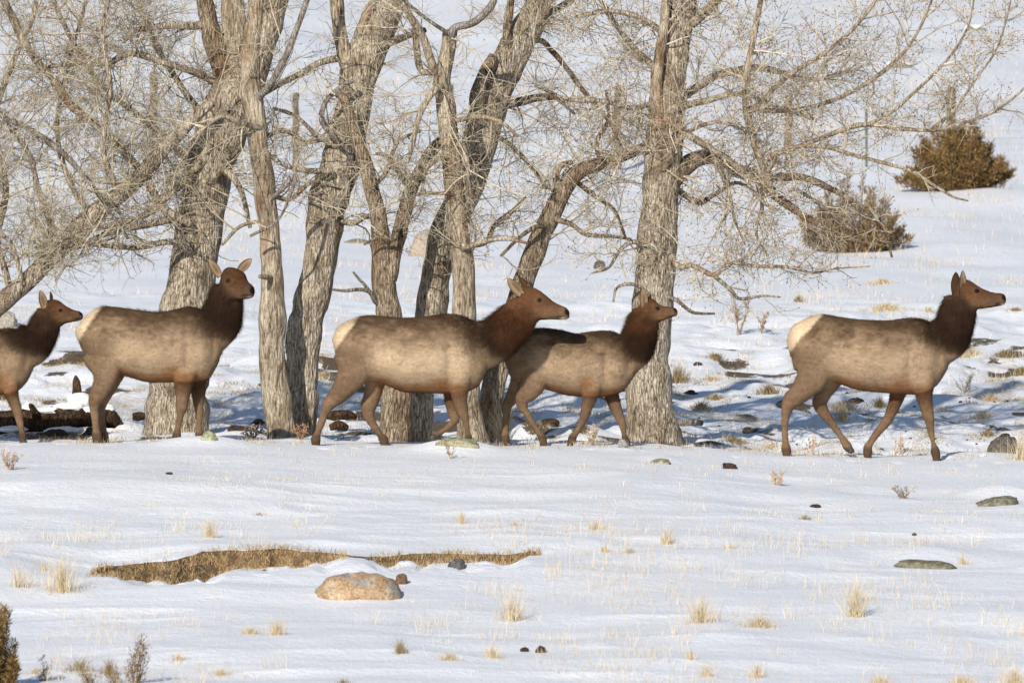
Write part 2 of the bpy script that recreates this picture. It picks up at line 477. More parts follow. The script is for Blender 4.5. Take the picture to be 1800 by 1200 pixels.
# ------------------------------------------------------------------ elk
def loft(st, sides=22, sub=5, expo=2.3, vertical=False):
    """closed tube through stations (x, y, z, a in-plane half, b half width)"""
    p = catmull(st, sub)
    C = p[:, :3]; a = np.maximum(p[:, 3], 0.004); b = np.maximum(p[:, 4], 0.004)
    T = np.gradient(C, axis=0)
    T /= np.linalg.norm(T, axis=1, keepdims=True) + 1e-9
    if vertical:
        U = np.tile(np.array([0, 0, 1.0]), (len(C), 1))
        W = np.tile(np.array([0, 1.0, 0]), (len(C), 1))
    else:
        W = np.array([0, 1.0, 0]) - T * T[:, 1:2]
        W /= np.linalg.norm(W, axis=1, keepdims=True)
        U = np.cross(W, T)
    th = np.arange(sides) * 2 * math.pi / sides
    c, s = np.cos(th), np.sin(th)
    c = np.sign(c) * np.abs(c) ** (2 / expo); s = np.sign(s) * np.abs(s) ** (2 / expo)
    V = C[:, None] + U[:, None] * (a[:, None] * c)[..., None] + W[:, None] * (b[:, None] * s)[..., None]
    n = len(C)
    i = np.arange(n * sides).reshape(n, sides)
    Qd = np.stack([i[:-1], np.roll(i[:-1], -1, 1), np.roll(i[1:], -1, 1), i[1:]], -1).reshape(-1, 4)
    V = np.concatenate([V.reshape(-1, 3), C[:1] - T[:1] * a[0] * 0.35, C[-1:] + T[-1:] * a[-1] * 0.35])
    k0, k1 = n * sides, n * sides + 1
    r0, r1 = i[0], i[-1]
    Tr = np.concatenate([np.stack([np.roll(r0, -1), r0, np.full(sides, k0)], -1), np.stack([r1, np.roll(r1, -1), np.full(sides, k1)], -1)])
    return V, Qd, Tr, p

def fuse(parts, voxel=0.011, smooth_n=3):
    g = Geo()
    for V, Qd, Tr in parts: g.add(V, Qd, Tr)
    me = g.mesh('fuse')
    o = bpy.data.objects.new('fuse', me); COL.objects.link(o)
    m = o.modifiers.new('r', 'REMESH'); m.mode = 'VOXEL'; m.voxel_size = voxel; m.use_smooth_shade = True
    s = o.modifiers.new('s', 'SMOOTH'); s.factor = 0.5; s.iterations = smooth_n
    dg = bpy.context.evaluated_depsgraph_get()
    out = bpy.data.meshes.new_from_object(o.evaluated_get(dg))
    bpy.data.objects.remove(o); bpy.data.meshes.remove(me)
    return out

def ear_mesh(base, tip, half, face, C_out, C_in):
    """cupped leaf-shaped ear; face = direction its hollow looks to"""
    base, tip, face = np.array(base, float), np.array(tip, float), np.array(face, float)
    ax = tip - base; L = np.linalg.norm(ax); ax /= L
    face = face - ax * face.dot(ax); face /= np.linalg.norm(face)
    side = np.cross(ax, face)
    nu, nv = 14, 11
    V, C = [], []
    for layer in (0, 1):
        for i in range(nu):
            t = i / (nu - 1)
            w = half * (0.42 + 0.58 * math.sin(min(1, t * 1.75 + 0.12) * math.pi / 2)) * (1 - max(0, (t - 0.48) / 0.52) ** 2.0) ** 0.75 + 0.002
            for j in range(nv):
                a = (j / (nv - 1) - 0.5) * 2
                ang = a * (1.25 - 0.35 * t)
                p = base + ax * (L * t) + side * (w * math.sin(ang) / math.sin(1.05)) + face * (w * 0.95 * (1 - math.cos(ang)) - 0.25 * half - layer * 0.007 + 0.012 * t * t)
                V.append(p)
                if layer == 0:
                    edge = abs(a) ** 2.2
                    rim = max(edge * 0.95, smooth(0.9, 1.0, t) * 0.5)
                    hollow = math.exp(-((a - 0.15) / 0.33) ** 2) * smooth(0.05, 0.3, t) * (1 - smooth(0.6, 0.9, t))
                    c = np.array(C_in) * (1 - 0.6 * hollow)
                    C.append(c * (1 - rim) + np.array(C_out) * rim)
                else:
                    C.append(np.array(C_out) * (1.0 - 0.35 * smooth(0.7, 1, t)))
    V = np.array(V)
    n = nu * nv
    i = np.arange(n).reshape(nu, nv)
    F = np.stack([i[:-1, :-1], i[:-1, 1:], i[1:, 1:], i[1:, :-1]], -1).reshape(-1, 4)
    Bk = (F + n)[:, ::-1]
    bd = np.concatenate([i[0], i[1:, -1], i[-1, -2::-1], i[-2:0:-1, 0]])
    nx = np.roll(bd, -1)
    E = np.stack([bd, bd + n, nx + n, nx], -1)
    return V, np.concatenate([F, Bk, E]), np.array(C)

def uv_ball(c, r, n=10, squash=(1, 1, 1)):
    th = np.linspace(0, math.pi, n); ph = np.arange(2 * n) * math.pi / n
    V = np.stack([np.sin(th)[:, None] * np.cos(ph), np.sin(th)[:, None] * np.sin(ph), np.cos(th)[:, None] * np.ones(2 * n)], -1) * r * np.array(squash)
    i = np.arange(n * 2 * n).reshape(n, 2 * n)
    Qd = np.stack([i[:-1], i[1:], np.roll(i[1:], -1, 1), np.roll(i[:-1], -1, 1)], -1).reshape(-1, 4)
    return V.reshape(-1, 3) + np.array(c), Qd

TAN, LIGHT, BACKC, NECK, HEAD, LEGC, RUST, CREAM = [np.array(c) for c in (
    (0.252, 0.172, 0.107), (0.440, 0.328, 0.218), (0.094, 0.058, 0.034), (0.026, 0.0145, 0.0095), (0.108, 0.051, 0.025),
    (0.150, 0.094, 0.057), (0.200, 0.094, 0.040), (0.62, 0.485, 0.325))]

def build_elk(sp):
    ox, oy, s = sp['crop']; Y0 = sp['Y']
    def W(p, dy=0.0):
        w = world_at(ox + p[0] / s, oy + p[1] / s, Y0)
        w[1] += dy
        return w
    mpp = (1 + Y0 / DIST) / PXM / s
    parts, tracks = [], []
    st = [(*W((x, (t + b) / 2)), (b - t) / 2 * mpp, w) for x, t, b, w in sp['torso']]
    V, Qd, Tr, p = loft(st, 32, 6, 2.25, vertical=True); parts.append((V, Qd, Tr)); tracks.append(('torso', p))
    st = [(*W((x, y), dy), r * mpp, w) for x, y, r, w, dy in sp['neck']]
    V, Qd, Tr, p = loft(st, 28, 6, 2.1); parts.append((V, Qd, Tr)); tracks.append(('neck', p))
    st = [(*W((x, y), dy), r * mpp, w) for x, y, r, w, dy in sp['head']]
    V, Qd, Tr, p = loft(st, 28, 6, 2.2); parts.append((V, Qd, Tr)); tracks.append(('head', p))
    hoofs = []
    for leg, (dy, side) in LEGS.items():
        pts = sp[leg]
        n = len(pts)
        st = []
        for i, (x, y, r) in enumerate(pts):
            rm = r * mpp * (0.80 if 5 <= i < n - 2 else 0.97 if i == 4 else 1.08 if i == n - 2 else 1.0)
            d = dy * (0.55 if i == 0 else 1.10 if i == 1 else 1.08 if i == 2 else 1 - 0.15 * smooth(2, n - 1, i))
            bw = min(rm * 0.95, 0.125) if i < 2 else rm * 0.84
            if i == n - 1:                                              # hoof sinks a little way into the snow
                gz = float(ground_z(np.array([W((x, y))[0]]), np.array([Y0 + d]))[0])
                w = W((x, y), d)
                w[2] = min(w[2], gz - 0.015) if not sp.get('lift', '') == leg else w[2]
                st.append((*w, rm, rm * 0.95))
            else:
                st.append((*W((x, y), d), rm, bw))
        V, Qd, Tr, p = loft(st, 18, 6, 2.1); parts.append((V, Qd, Tr)); tracks.append(('fore' if 'fore' in leg else 'hind', p))
        hoofs.append((np.array(st[-1][:3]), np.array(st[-2][:3]), st[-1][3]))
    # cheek, brow and lip masses
    h = sp['head']
    for (x, y, r, wd, dyo) in sp.get('lumps', []):
        V, Qd = uv_ball(W((x, y), dyo), r * mpp, 10, (1, wd, 1))
        parts.append((V, Qd, None))
    me = fuse(parts, 0.0105, 7)
    n = len(me.vertices)
    co = np.empty(n * 3); me.vertices.foreach_get('co', co); co = co.reshape(-1, 3)
    # muscle: flank hollow, hip, thigh, shoulder blade and the groove behind it
    tor = np.array(sp['torso']); PX, PY = pix(co)
    lx, ly = (PX - ox) * s, (PY - oy) * s
    xr = (lx - tor[0, 0]) / (tor[-1, 0] - tor[0, 0])
    v = (ly - np.interp(lx, tor[:, 0], tor[:, 1])) / (np.interp(lx, tor[:, 0], tor[:, 2]) - np.interp(lx, tor[:, 0], tor[:, 1]))
    e = lambda x0, v0, sx, sv: np.exp(-((xr - x0) / sx) ** 2 - ((v - v0) / sv) ** 2)
    dl = (-0.040 * e(0.285, 0.52, 0.055, 0.26) + 0.016 * e(0.15, 0.20, 0.05, 0.14) + 0.022 * e(0.13, 0.62, 0.07, 0.25)
          - 0.030 * e(0.755, 0.62, 0.03, 0.30) + 0.024 * e(0.86, 0.55, 0.055, 0.25) - 0.020 * e(0.935, 0.50, 0.025, 0.25) + 0.012 * e(0.50, 0.55, 0.14, 0.3)
          - 0.012 * e(0.82, 0.28, 0.02, 0.2))
    co[:, 1] += np.sign(co[:, 1] - Y0) * dl * smooth(0.02, 0.12, np.abs(co[:, 1] - Y0))
    me.vertices.foreach_set('co', co.astype(np.float32).ravel()); me.update()
    # a coat is never billiard smooth
    no = np.empty(n * 3); me.vertices.foreach_get('normal', no); no = no.reshape(-1, 3)
    co2 = co + no * (0.006 * fbm(co[:, 0] / 0.12, co[:, 1] / 0.07, co[:, 2] / 0.07, seed=71))[:, None]
    C, wts, tpar = coat(sp, co2, tracks, W, mpp, no)
    me.vertices.foreach_set('co', co2.astype(np.float32).ravel()); me.update()
    colour(me, C)
    foot = W(sp['foot'])
    root = empty('elk', (W(sp['foot'])[0], Y0, foot[2]), sp['label'], 'elk', 'elk walking in file through the snow')
    body = child('body', me, M_FUR, root)
    # coat hair: short strands over the whole body, longer on the mane
    fur(sp, me, co2, no, C, wts, root)
    for (b, t, half, face, dy) in sp['ears']:
        V, Qd, Ce = ear_mesh(W(b, dy[0]), W(t, dy[1]), half * mpp * 0.9, face, sp.get('earc', (0.075, 0.040, 0.022)), (0.31, 0.215, 0.135))
        g = Geo(); g.add(V, Qd, None, Ce)
        child('ear', g.mesh('ear'), M_FUR, root)
    for (x, y, dy, r) in sp['eyes']:
        V, Qd = uv_ball(W((x, y), dy + math.copysign(0.35 * r * mpp, -dy)), r * mpp, 10, (1, 1, 0.78))
        g = Geo(); g.add(V, Qd)
        child('eye', g.mesh('eye'), M_EYE, root)
    for c, up, r in hoofs:
        d = up - c; d /= np.linalg.norm(d)
        for sgn in (-1, 1):
            V, Qd, Tr, _ = loft([(*(c + d * 0.055 + np.array([0.004, sgn * 0.016, 0])), 0.020, 0.013), (*(c + np.array([0.014, sgn * 0.019, 0.012])), 0.032, 0.017), (*(c + np.array([0.022, sgn * 0.019, -0.018])), 0.036, 0.018)], 12, 3)
            g = Geo(); g.add(V, Qd, Tr)
            child('hoof', g.mesh('hoof'), M_HOOF, root)
    return root

def coat(sp, co, tracks, W, mpp, no):
    n = len(co)
    dist = np.full((n, len(tracks)), 9.0); tp = np.zeros((n, len(tracks)))
    for j, (nm, p) in enumerate(tracks):
        q = p[:, :3]; rad = np.maximum(p[:, 3], p[:, 4])
        d = np.full(n, 1e9)
        for i in range(len(q)):
            di = np.linalg.norm((co - q[i]) * np.array([1, 0.8, 1]), axis=1) / (rad[i] + 0.02)
            m = di < d
            d[m] = di[m]; tp[m, j] = i / (len(q) - 1)
        dist[:, j] = d
    wt = np.exp(-5 * dist); wt /= wt.sum(1, keepdims=True)
    names = [t[0] for t in tracks]
    PX, PY = pix(co)
    ox, oy, s = sp['crop']
    lx, ly = (PX - ox) * s, (PY - oy) * s
    nz = fbm(co[:, 0] / 0.16, co[:, 1] / 0.16, co[:, 2] / 0.12, seed=72)
    nf = fbm(co[:, 0] / 0.035, co[:, 1] / 0.03, co[:, 2] / 0.022, seed=73)
    cl = fbm(co[:, 0] / 0.06, co[:, 1] / 0.05, co[:, 2] / 0.038, seed=75, oct=2)                             # clumps of winter hair
    tor = np.array(sp['torso'])
    top = np.interp(lx, tor[:, 0], tor[:, 1]); bot = np.interp(lx, tor[:, 0], tor[:, 2])
    v = np.clip((ly - top) / (bot - top + 1e-6), 0, 1)                       # 0 back .. 1 belly
    xr = (lx - tor[0, 0]) / (tor[-1, 0] - tor[0, 0])
    mix = lambda a, b, f: a * (1 - np.clip(f, 0, 1)[:, None]) + b * np.clip(f, 0, 1)[:, None]
    c_t = mix(np.tile(BACKC, (n, 1)), np.tile(TAN, (n, 1)), smooth(0.02, 0.50, v + 0.16 * nz + 0.05 * nf + 0.12 * cl))
    c_t = mix(c_t, np.tile(LIGHT, (n, 1)), sp.get('pale', 0.6) * np.exp(-((v - 0.62 + 0.05 * nz) / 0.24) ** 2) * smooth(0.12, 0.34, xr) * (1 - smooth(0.82, 0.98, xr)))
    c_t = c_t * (1 + 0.22 * cl[:, None] * (1 - smooth(0.35, 0.7, v))[:, None])
    saddle = smooth(0.50, 0.70, xr) * (1 - smooth(0.93, 1, xr)) * (1 - smooth(0.04, 0.30, v)) * smooth(-0.3, 0.2, nz + 0.8 * nf)
    c_t = mix(c_t, np.tile(BACKC * 0.5, (n, 1)), 0.9 * saddle)
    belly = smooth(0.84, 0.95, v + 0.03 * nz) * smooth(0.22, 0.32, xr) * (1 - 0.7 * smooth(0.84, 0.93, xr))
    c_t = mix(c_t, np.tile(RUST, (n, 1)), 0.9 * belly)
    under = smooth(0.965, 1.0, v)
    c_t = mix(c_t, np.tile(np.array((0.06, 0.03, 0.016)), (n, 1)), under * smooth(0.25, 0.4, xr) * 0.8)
    if 'ell' in sp:                                                          # rust behind the elbow
        ex, ey = sp['ell']
        c_t = mix(c_t, np.tile(RUST * 1.15, (n, 1)), 0.9 * np.exp(-((lx - ex) / 55) ** 2 - ((ly - ey) / 45) ** 2))
    haunch = (1 - smooth(0.10, 0.28, xr)) * smooth(0.35, 0.6, v)
    c_t = mix(c_t, np.tile(LEGC * 0.95, (n, 1)), 0.6 * haunch)  # leg brown run up the haunch, darkening its rear as painted form shading
    # legs
    c_l = np.tile(LEGC, (n, 1)) * (1 + 0.35 * nz[:, None] + 0.2 * nf[:, None])
    hz = co[:, 2] - W(sp['foot'])[2]
    c_l = mix(c_l, np.tile(np.array((0.175, 0.115, 0.07)), (n, 1)), 0.5 * smooth(0.50, 0.30, hz + 0.08 * nz))
    c_l = mix(c_l, np.tile(np.array((0.07, 0.045, 0.03)), (n, 1)), 0.8 * smooth(0.10, 0.05, hz))
    C = np.zeros((n, 3))
    wT = np.zeros(n); wN = np.zeros(n); wH = np.zeros(n); wL = np.zeros(n)
    for j, nm in enumerate(names):
        w = wt[:, j]
        if nm == 'torso': wT += w
        elif nm == 'neck': wN += w
        elif nm == 'head': wH += w
        else:
            wL += w * smooth(0.15, 0.45, tp[:, j]); wT += w * (1 - smooth(0.15, 0.45, tp[:, j]))
            leg = mix(np.tile(TAN, (n, 1)), np.tile(LEGC, (n, 1)), smooth(0.1, 0.4, tp[:, j]))
            leg = mix(leg, np.tile(LEGC * np.array((1.05, 0.9, 0.8)), (n, 1)), smooth(0.5, 0.7, tp[:, j]))
    # neck mane: darker low and in front, rusty nape
    jn = names.index('neck'); tn = tp[:, jn]
    c_n = mix(np.tile(NECK, (n, 1)), np.tile(sp.get('neckc', NECK * 1.7), (n, 1)), smooth(0.35, 0.95, tn + 0.15 * nz))
    c_n = c_n * (1 + 0.35 * nf[:, None] + 0.35 * cl[:, None])
    # head
    jh = names.index('head'); t = tp[:, jh]
    hc = tracks[jh][1]
    ctr = np.stack([np.interp(t, np.linspace(0, 1, len(hc)), hc[:, k]) for k in range(5)], -1)
    rel = (co[:, 2] - ctr[:, 2]) / (ctr[:, 3] + 1e-6)                       # -1 jaw .. 1 brow
    c_h = np.tile(HEAD, (n, 1))
    c_h = mix(c_h, np.tile(np.array((0.165, 0.095, 0.053)), (n, 1)), 0.8 * smooth(0.35, -0.3, rel) * smooth(0.15, 0.5, t))
    c_h = mix(c_h, np.tile(np.array((0.125, 0.077, 0.048)), (n, 1)), 0.75 * smooth(0.42, 0.72, t) * (1 - smooth(0.86, 0.93, t)))
    c_h = mix(c_h, np.tile(np.array((0.075, 0.032, 0.016)), (n, 1)), 0.7 * smooth(0.55, 0.95, rel) * smooth(0.2, 0.6, t))
    c_h = mix(c_h, np.tile(np.array((0.045, 0.025, 0.016)), (n, 1)), 0.8 * smooth(-0.62, -0.95, rel) * smooth(0.85, 0.7, t))
    c_h = c_h * (1 + 0.22 * nf[:, None] + 0.15 * nz[:, None])
    for (x, y, dy, r) in sp['eyes'][:1]:
        d = np.hypot(lx - x, ly - y)
        c_h = mix(c_h, np.tile(np.array((0.20, 0.125, 0.075)), (n, 1)), 0.5 * np.exp(-(d / (r * 2.0)) ** 2))
        c_h = mix(c_h, np.tile(np.array((0.03, 0.016, 0.010)), (n, 1)), 0.95 * np.exp(-(d / (r * 1.3)) ** 4))
    nose = sp['nose']
    dn = np.hypot((lx - nose[0]) / nose[2], (ly - nose[1]) / nose[3])
    c_h = mix(c_h, np.tile(np.array((0.016, 0.012, 0.012)), (n, 1)), smooth(1.25, 0.75, dn))
    mo = sp['mouth']
    c_h = mix(c_h, np.tile(np.array((0.022, 0.012, 0.009)), (n, 1)), 0.9 * np.exp(-((lx - mo[0]) / mo[2]) ** 2 - ((ly - mo[1]) / mo[3]) ** 2))
    ch = sp['chin']
    c_h = mix(c_h, np.tile(np.array((0.46, 0.37, 0.29)), (n, 1)), 0.95 * np.exp(-((lx - ch[0]) / ch[2]) ** 2 - ((ly - ch[1]) / ch[3]) ** 2))
    tot = wT + wN + wH + wL + 1e-9
    wN2 = smooth(0.10, 0.90, wN / tot + 0.22 * nz + 0.14 * nf + 0.12 * cl); wH2 = smooth(0.35, 0.65, wH / tot + 0.05 * nz); wL2 = wL / tot
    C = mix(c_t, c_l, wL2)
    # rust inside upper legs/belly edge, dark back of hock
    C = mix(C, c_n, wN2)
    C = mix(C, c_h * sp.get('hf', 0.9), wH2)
    # cream rump patch: the rear face of the haunches
    if 'rump' in sp:
        (ax, ay), (bx, by), wdt = sp['rump']
        ab = np.array([bx - ax, by - ay], float); L = np.linalg.norm(ab); ab /= L
        tt = ((lx - ax) * ab[0] + (ly - ay) * ab[1]) / L
        dd = (lx - ax) * (-ab[1]) + (ly - ay) * ab[0]                       # >0 : towards the body for this ordering
        m = smooth(wdt, -wdt, dd + wdt * 0.8 * nz + wdt * 0.5 * nf) * smooth(-0.18, 0.0, tt) * smooth(1.12, 0.92, tt)
        C = mix(C, np.tile(CREAM, (n, 1)), m * (1 - np.clip(wL2 * 1.5, 0, 1)))
    # legs: darker hooves end and pale streaks
    st_ = fbm(co[:, 0] / 0.09 + co[:, 2] / 0.2, co[:, 1] / 0.06, co[:, 2] / 0.018 + co[:, 0] / 0.09, seed=74)   # hair lies in streaks
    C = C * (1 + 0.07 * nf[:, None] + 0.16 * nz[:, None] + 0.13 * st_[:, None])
    return np.clip(C, 0.004, 1), np.stack([wT / tot, wN2, wH2, wL2], -1), tp

def fur(sp, me, co, no, C, wts, root):
    n = len(co)
    N_ = 60000
    pick = rng.integers(0, n, N_)
    p = co[pick] + rng.normal(0, 0.004, (N_, 3))
    nn = no[pick]
    wt = wts[pick]
    flow = np.array([-1.0, 0, -0.45]) * wt[:, 0:1] + np.array([-0.35, 0, -1.0]) * wt[:, 1:2] + np.array([-1.0, 0, 0.1]) * wt[:, 2:3] + np.array([0.0, 0, -1.0]) * wt[:, 3:4]
    flow = flow + rng.normal(0, 0.35, (N_, 3))
    flow -= nn * (flow * nn).sum(1, keepdims=True)
    flow /= np.linalg.norm(flow, axis=1, keepdims=True) + 1e-6
    L = 0.026 * wt[:, 0] + 0.085 * wt[:, 1] + 0.012 * wt[:, 2] + 0.013 * wt[:, 3]
    rough = smooth(0.05, 0.5, fbm(p[:, 0] / 0.14, p[:, 2] / 0.10, p[:, 1] / 0.2, seed=77)) * smooth(0.55, 0.9, nn[:, 2])   # tousled hair along the back
    L = L * (1 + 1.1 * rough * wt[:, 0]) * rng.uniform(0.6, 1.35, N_)
    lift = (rng.uniform(0.12, 0.42, N_) + 0.35 * rough * wt[:, 0] + 0.22 * wt[:, 1] * smooth(0.3, -0.6, nn[:, 0])) * np.where(wt[:, 2] > 0.4, 0.5, 1)
    d = flow + nn * lift[:, None]; d /= np.linalg.norm(d, axis=1, keepdims=True)
    side = np.cross(d, nn); side /= np.linalg.norm(side, axis=1, keepdims=True) + 1e-6
    w = (0.0016 + 0.0012 * rng.random(N_))[:, None]
    V = np.stack([p - side * w - nn * 0.003, p + side * w - nn * 0.003, p + d * L[:, None]], 1)
    cl = fbm(p[:, 0] / 0.05, p[:, 1] / 0.05, p[:, 2] / 0.03, seed=76, oct=2)
    c = C[pick] * (rng.uniform(0.86, 1.14, N_) * (1 + 0.22 * cl * np.maximum(wt[:, 0], wt[:, 1])))[:, None]
    g = Geo()
    i = np.arange(N_ * 3).reshape(N_, 3)
    g.add(V.reshape(-1, 3), None, i, np.repeat(np.clip(c, 0, 1), 3, 0))
    hm = g.mesh('coat_hair', True)
    nrm = np.repeat(nn, 3, 0) + rng.normal(0, 0.10, (N_ * 3, 3))                # strands shade like the coat they lie in
    nrm /= np.linalg.norm(nrm, axis=1, keepdims=True)
    if len(hm.vertices) == len(nrm): hm.normals_split_custom_set_from_vertices(nrm.astype(np.float32))
    child('coat_hair', hm, M_FUR, root, 'stuff')

NEAR, FAR = -0.125, 0.125
LEGS = {'hind_near': (-0.115, 0), 'hind_far': (0.115, 0), 'fore_near': (-0.12, 0), 'fore_far': (0.12, 0)}

ELK = []
ELK.append(dict(label='young dark elk cut off by the left edge, nose behind the standing elk\'s rump', hf=0.75, crop=(0, 420, 3.158), Y=0.25, foot=(128, 1110), pale=0.15,
    torso=[(-555, 600, 640, .08), (-530, 560, 700, .15), (-470, 520, 780, .20), (-400, 503, 800, .22), (-300, 503, 800, .225), (-200, 510, 830, .24), (-100, 512, 850, .24), (0, 500, 862, .22), (60, 497, 858, .20), (110, 508, 835, .18), (150, 535, 790, .15), (190, 595, 710, .10)],
    neck=[(110, 600, 125, .15, 0), (165, 598, 112, .14, 0), (226, 535, 90, .115, 0), (255, 462, 82, .10, 0), (275, 405, 68, .09, 0)],
    head=[(258, 395, 58, .065, 0), (296, 403, 68, .08, 0), (340, 418, 58, .072, -.01), (386, 425, 40, .052, -.015), (424, 427, 30, .043, -.02), (446, 424, 25, .038, -.02), (456, 420, 16, .026, -.02)],
    lumps=[(322, 440, 48, .5, -.02)],
    hind_near=[(-440, 660, 95), (-450, 750, 66), (-490, 840, 44), (-500, 920, 28), (-480, 1000, 22), (-475, 1085, 22), (-470, 1110, 20)],
    hind_far=[(-410, 660, 90), (-410, 760, 56), (-440, 850, 40), (-445, 930, 27), (-420, 1010, 21), (-400, 1085, 21), (-395, 1110, 20)],
    fore_near=[(55, 760, 66), (62, 830, 45), (75, 880, 36), (98, 945, 28), (113, 1010, 22), (124, 1065, 19), (127, 1092, 21), (131, 1112, 19)],
    fore_far=[(0, 760, 60), (-40, 850, 38), (-70, 940, 27), (-85, 1010, 21), (-100, 1080, 19), (-100, 1110, 20)],
    ears=[((250, 392), (226, 284), 25, (0.35, -1, 0.1), (-.055, -.085)), ((284, 345), (277, 293), 17, (0.9, -0.4, 0), (.06, .09))],
    eyes=[(336, 396, -.075, 10), (336, 396, .055, 10)], nose=(453, 412, 15, 14), mouth=(430, 443, 20, 7), chin=(440, 452, 9, 5), ell=(10, 800)))
ELK.append(dict(label='cow elk standing still with both ears spread wide and her face turned toward the viewer', hf=0.68, crop=(0, 420, 3.158), Y=-0.05, foot=(540, 1112), pale=0.6,
    torso=[(430, 490, 548, .09), (460, 448, 615, .17), (510, 400, 690, .225), (570, 374, 735, .25), (640, 376, 742, .26), (720, 388, 768, .275), (820, 402, 795, .285), (900, 404, 797, .285), (980, 388, 795, .265), (1050, 374, 797, .245), (1110, 387, 793, .225), (1160, 425, 775, .19), (1205, 490, 700, .14), (1235, 545, 620, .09)],
    neck=[(1110, 535, 135, .18, 0), (1165, 515, 126, .165, 0), (1222, 452, 122, .145, 0), (1246, 378, 104, .125, -.01), (1258, 310, 92, .11, -.02), (1262, 265, 80, .10, -.03)],
    head=[(1250, 222, 58, .075, .01), (1272, 228, 76, .095, -.03), (1302, 254, 86, .10, -.08), (1338, 276, 66, .083, -.135), (1370, 288, 48, .063, -.175), (1394, 292, 38, .055, -.20), (1406, 292, 30, .046, -.215)],
    lumps=[(1278, 300, 52, .8, -.09)],
    hind_near=[(575, 640, 120), (590, 720, 88), (584, 780, 64), (560, 835, 52), (534, 888, 43), (524, 935, 34), (530, 985, 28), (536, 1050, 25), (540, 1095, 27), (545, 1115, 25)],
    hind_far=[(610, 650, 110), (622, 730, 76), (610, 780, 60), (590, 835, 48), (566, 890, 40), (558, 940, 32), (562, 985, 27), (568, 1050, 24), (574, 1095, 26), (580, 1115, 24)],
    fore_near=[(1040, 680, 88), (1030, 760, 64), (1022, 810, 51), (1018, 860, 42), (1010, 930, 33), (1003, 980, 27), (990, 1045, 20), (984, 1090, 23), (982, 1112, 22)],
    fore_far=[(1105, 690, 76), (1102, 780, 46), (1097, 850, 39), (1101, 925, 29), (1104, 980, 23), (1102, 1045, 19), (1104, 1090, 22), (1108, 1112, 21)],
    ears=[((1222, 210), (1158, 112), 27, (0.25, -1, 0.05), (-.03, -.02)), ((1322, 184), (1397, 108), 26, (-0.05, -1, 0.1), (.0, .03))],
    eyes=[(1267, 231, -.118, 12), (1342, 226, -.05, 9)], nose=(1408, 284, 23, 25), mouth=(1372, 315, 26, 9), chin=(1388, 322, 17, 6), rump=((448, 548), (562, 376), 10), ell=(955, 745), earc=(0.06, 0.03, 0.018)))
ELK.append(dict(label='large pale-sided cow elk striding with neck stretched forward, muzzle over the next elk\'s back', hf=1.0, crop=(520, 450, 3.428), Y=-0.30, foot=(550, 1118), pale=1.0,
    torso=[(232, 470, 550, .09), (255, 428, 620, .17), (310, 393, 715, .23), (380, 366, 745, .26), (450, 355, 752, .27), (540, 364, 778, .285), (650, 371, 818, .295), (750, 366, 824, .295), (850, 353, 827, .28), (930, 347, 828, .26), (1000, 358, 822, .24), (1060, 392, 806, .22), (1110, 435, 770, .185), (1150, 505, 690, .13)],
    neck=[(1040, 545, 165, .19, 0), (1105, 540, 152, .175, 0), (1180, 515, 140, .155, 0), (1250, 460, 130, .14, 0), (1322, 388, 118, .125, 0), (1385, 318, 104, .108, 0)],
    head=[(1345, 275, 80, .075, 0), (1385, 280, 102, .095, 0), (1440, 298, 94, .10, 0), (1495, 316, 74, .083, 0), (1548, 330, 54, .063, 0), (1595, 341, 44, .054, 0), (1630, 346, 36, .05, 0), (1645, 344, 24, .036, 0)],
    lumps=[(1425, 345, 62, .75, -.02)],
    hind_near=[(360, 610, 128), (350, 690, 104), (310, 765, 78), (255, 835, 56), (203, 888, 43), (175, 945, 32), (152, 1010, 27), (132, 1065, 25), (122, 1098, 27), (122, 1120, 24)],
    hind_far=[(480, 690, 80), (472, 770, 60), (460, 840, 52), (438, 905, 49), (438, 960, 36), (472, 1025, 29), (510, 1082, 25), (528, 1105, 27), (540, 1122, 22)],
    fore_near=[(985, 660, 100), (985, 745, 76), (986, 805, 58), (990, 870, 44), (1008, 940, 34), (1024, 1000, 26), (1036, 1060, 19), (1041, 1095, 22), (1047, 1116, 20)],
    fore_far=[(925, 760, 55), (930, 820, 42), (935, 885, 37), (950, 950, 32), (957, 985, 30), (925, 1023, 22), (880, 1057, 19), (838, 1084, 20), (816, 1100, 17)],
    lift='fore_far',
    ears=[((1368, 240), (1274, 133), 33, (-0.25, -1, 0.1), (-.075, -.12)), ((1392, 215), (1345, 126), 26, (0.9, 0.5, 0.1), (.04, .07))],
    eyes=[(1467, 266, -.083, 13), (1467, 266, .083, 13)], nose=(1641, 335, 21, 24), mouth=(1585, 366, 34, 8), chin=(1612, 376, 17, 7), rump=((240, 565), (385, 360), 12), ell=(880, 775), neckc=np.array((0.085, 0.036, 0.016))))
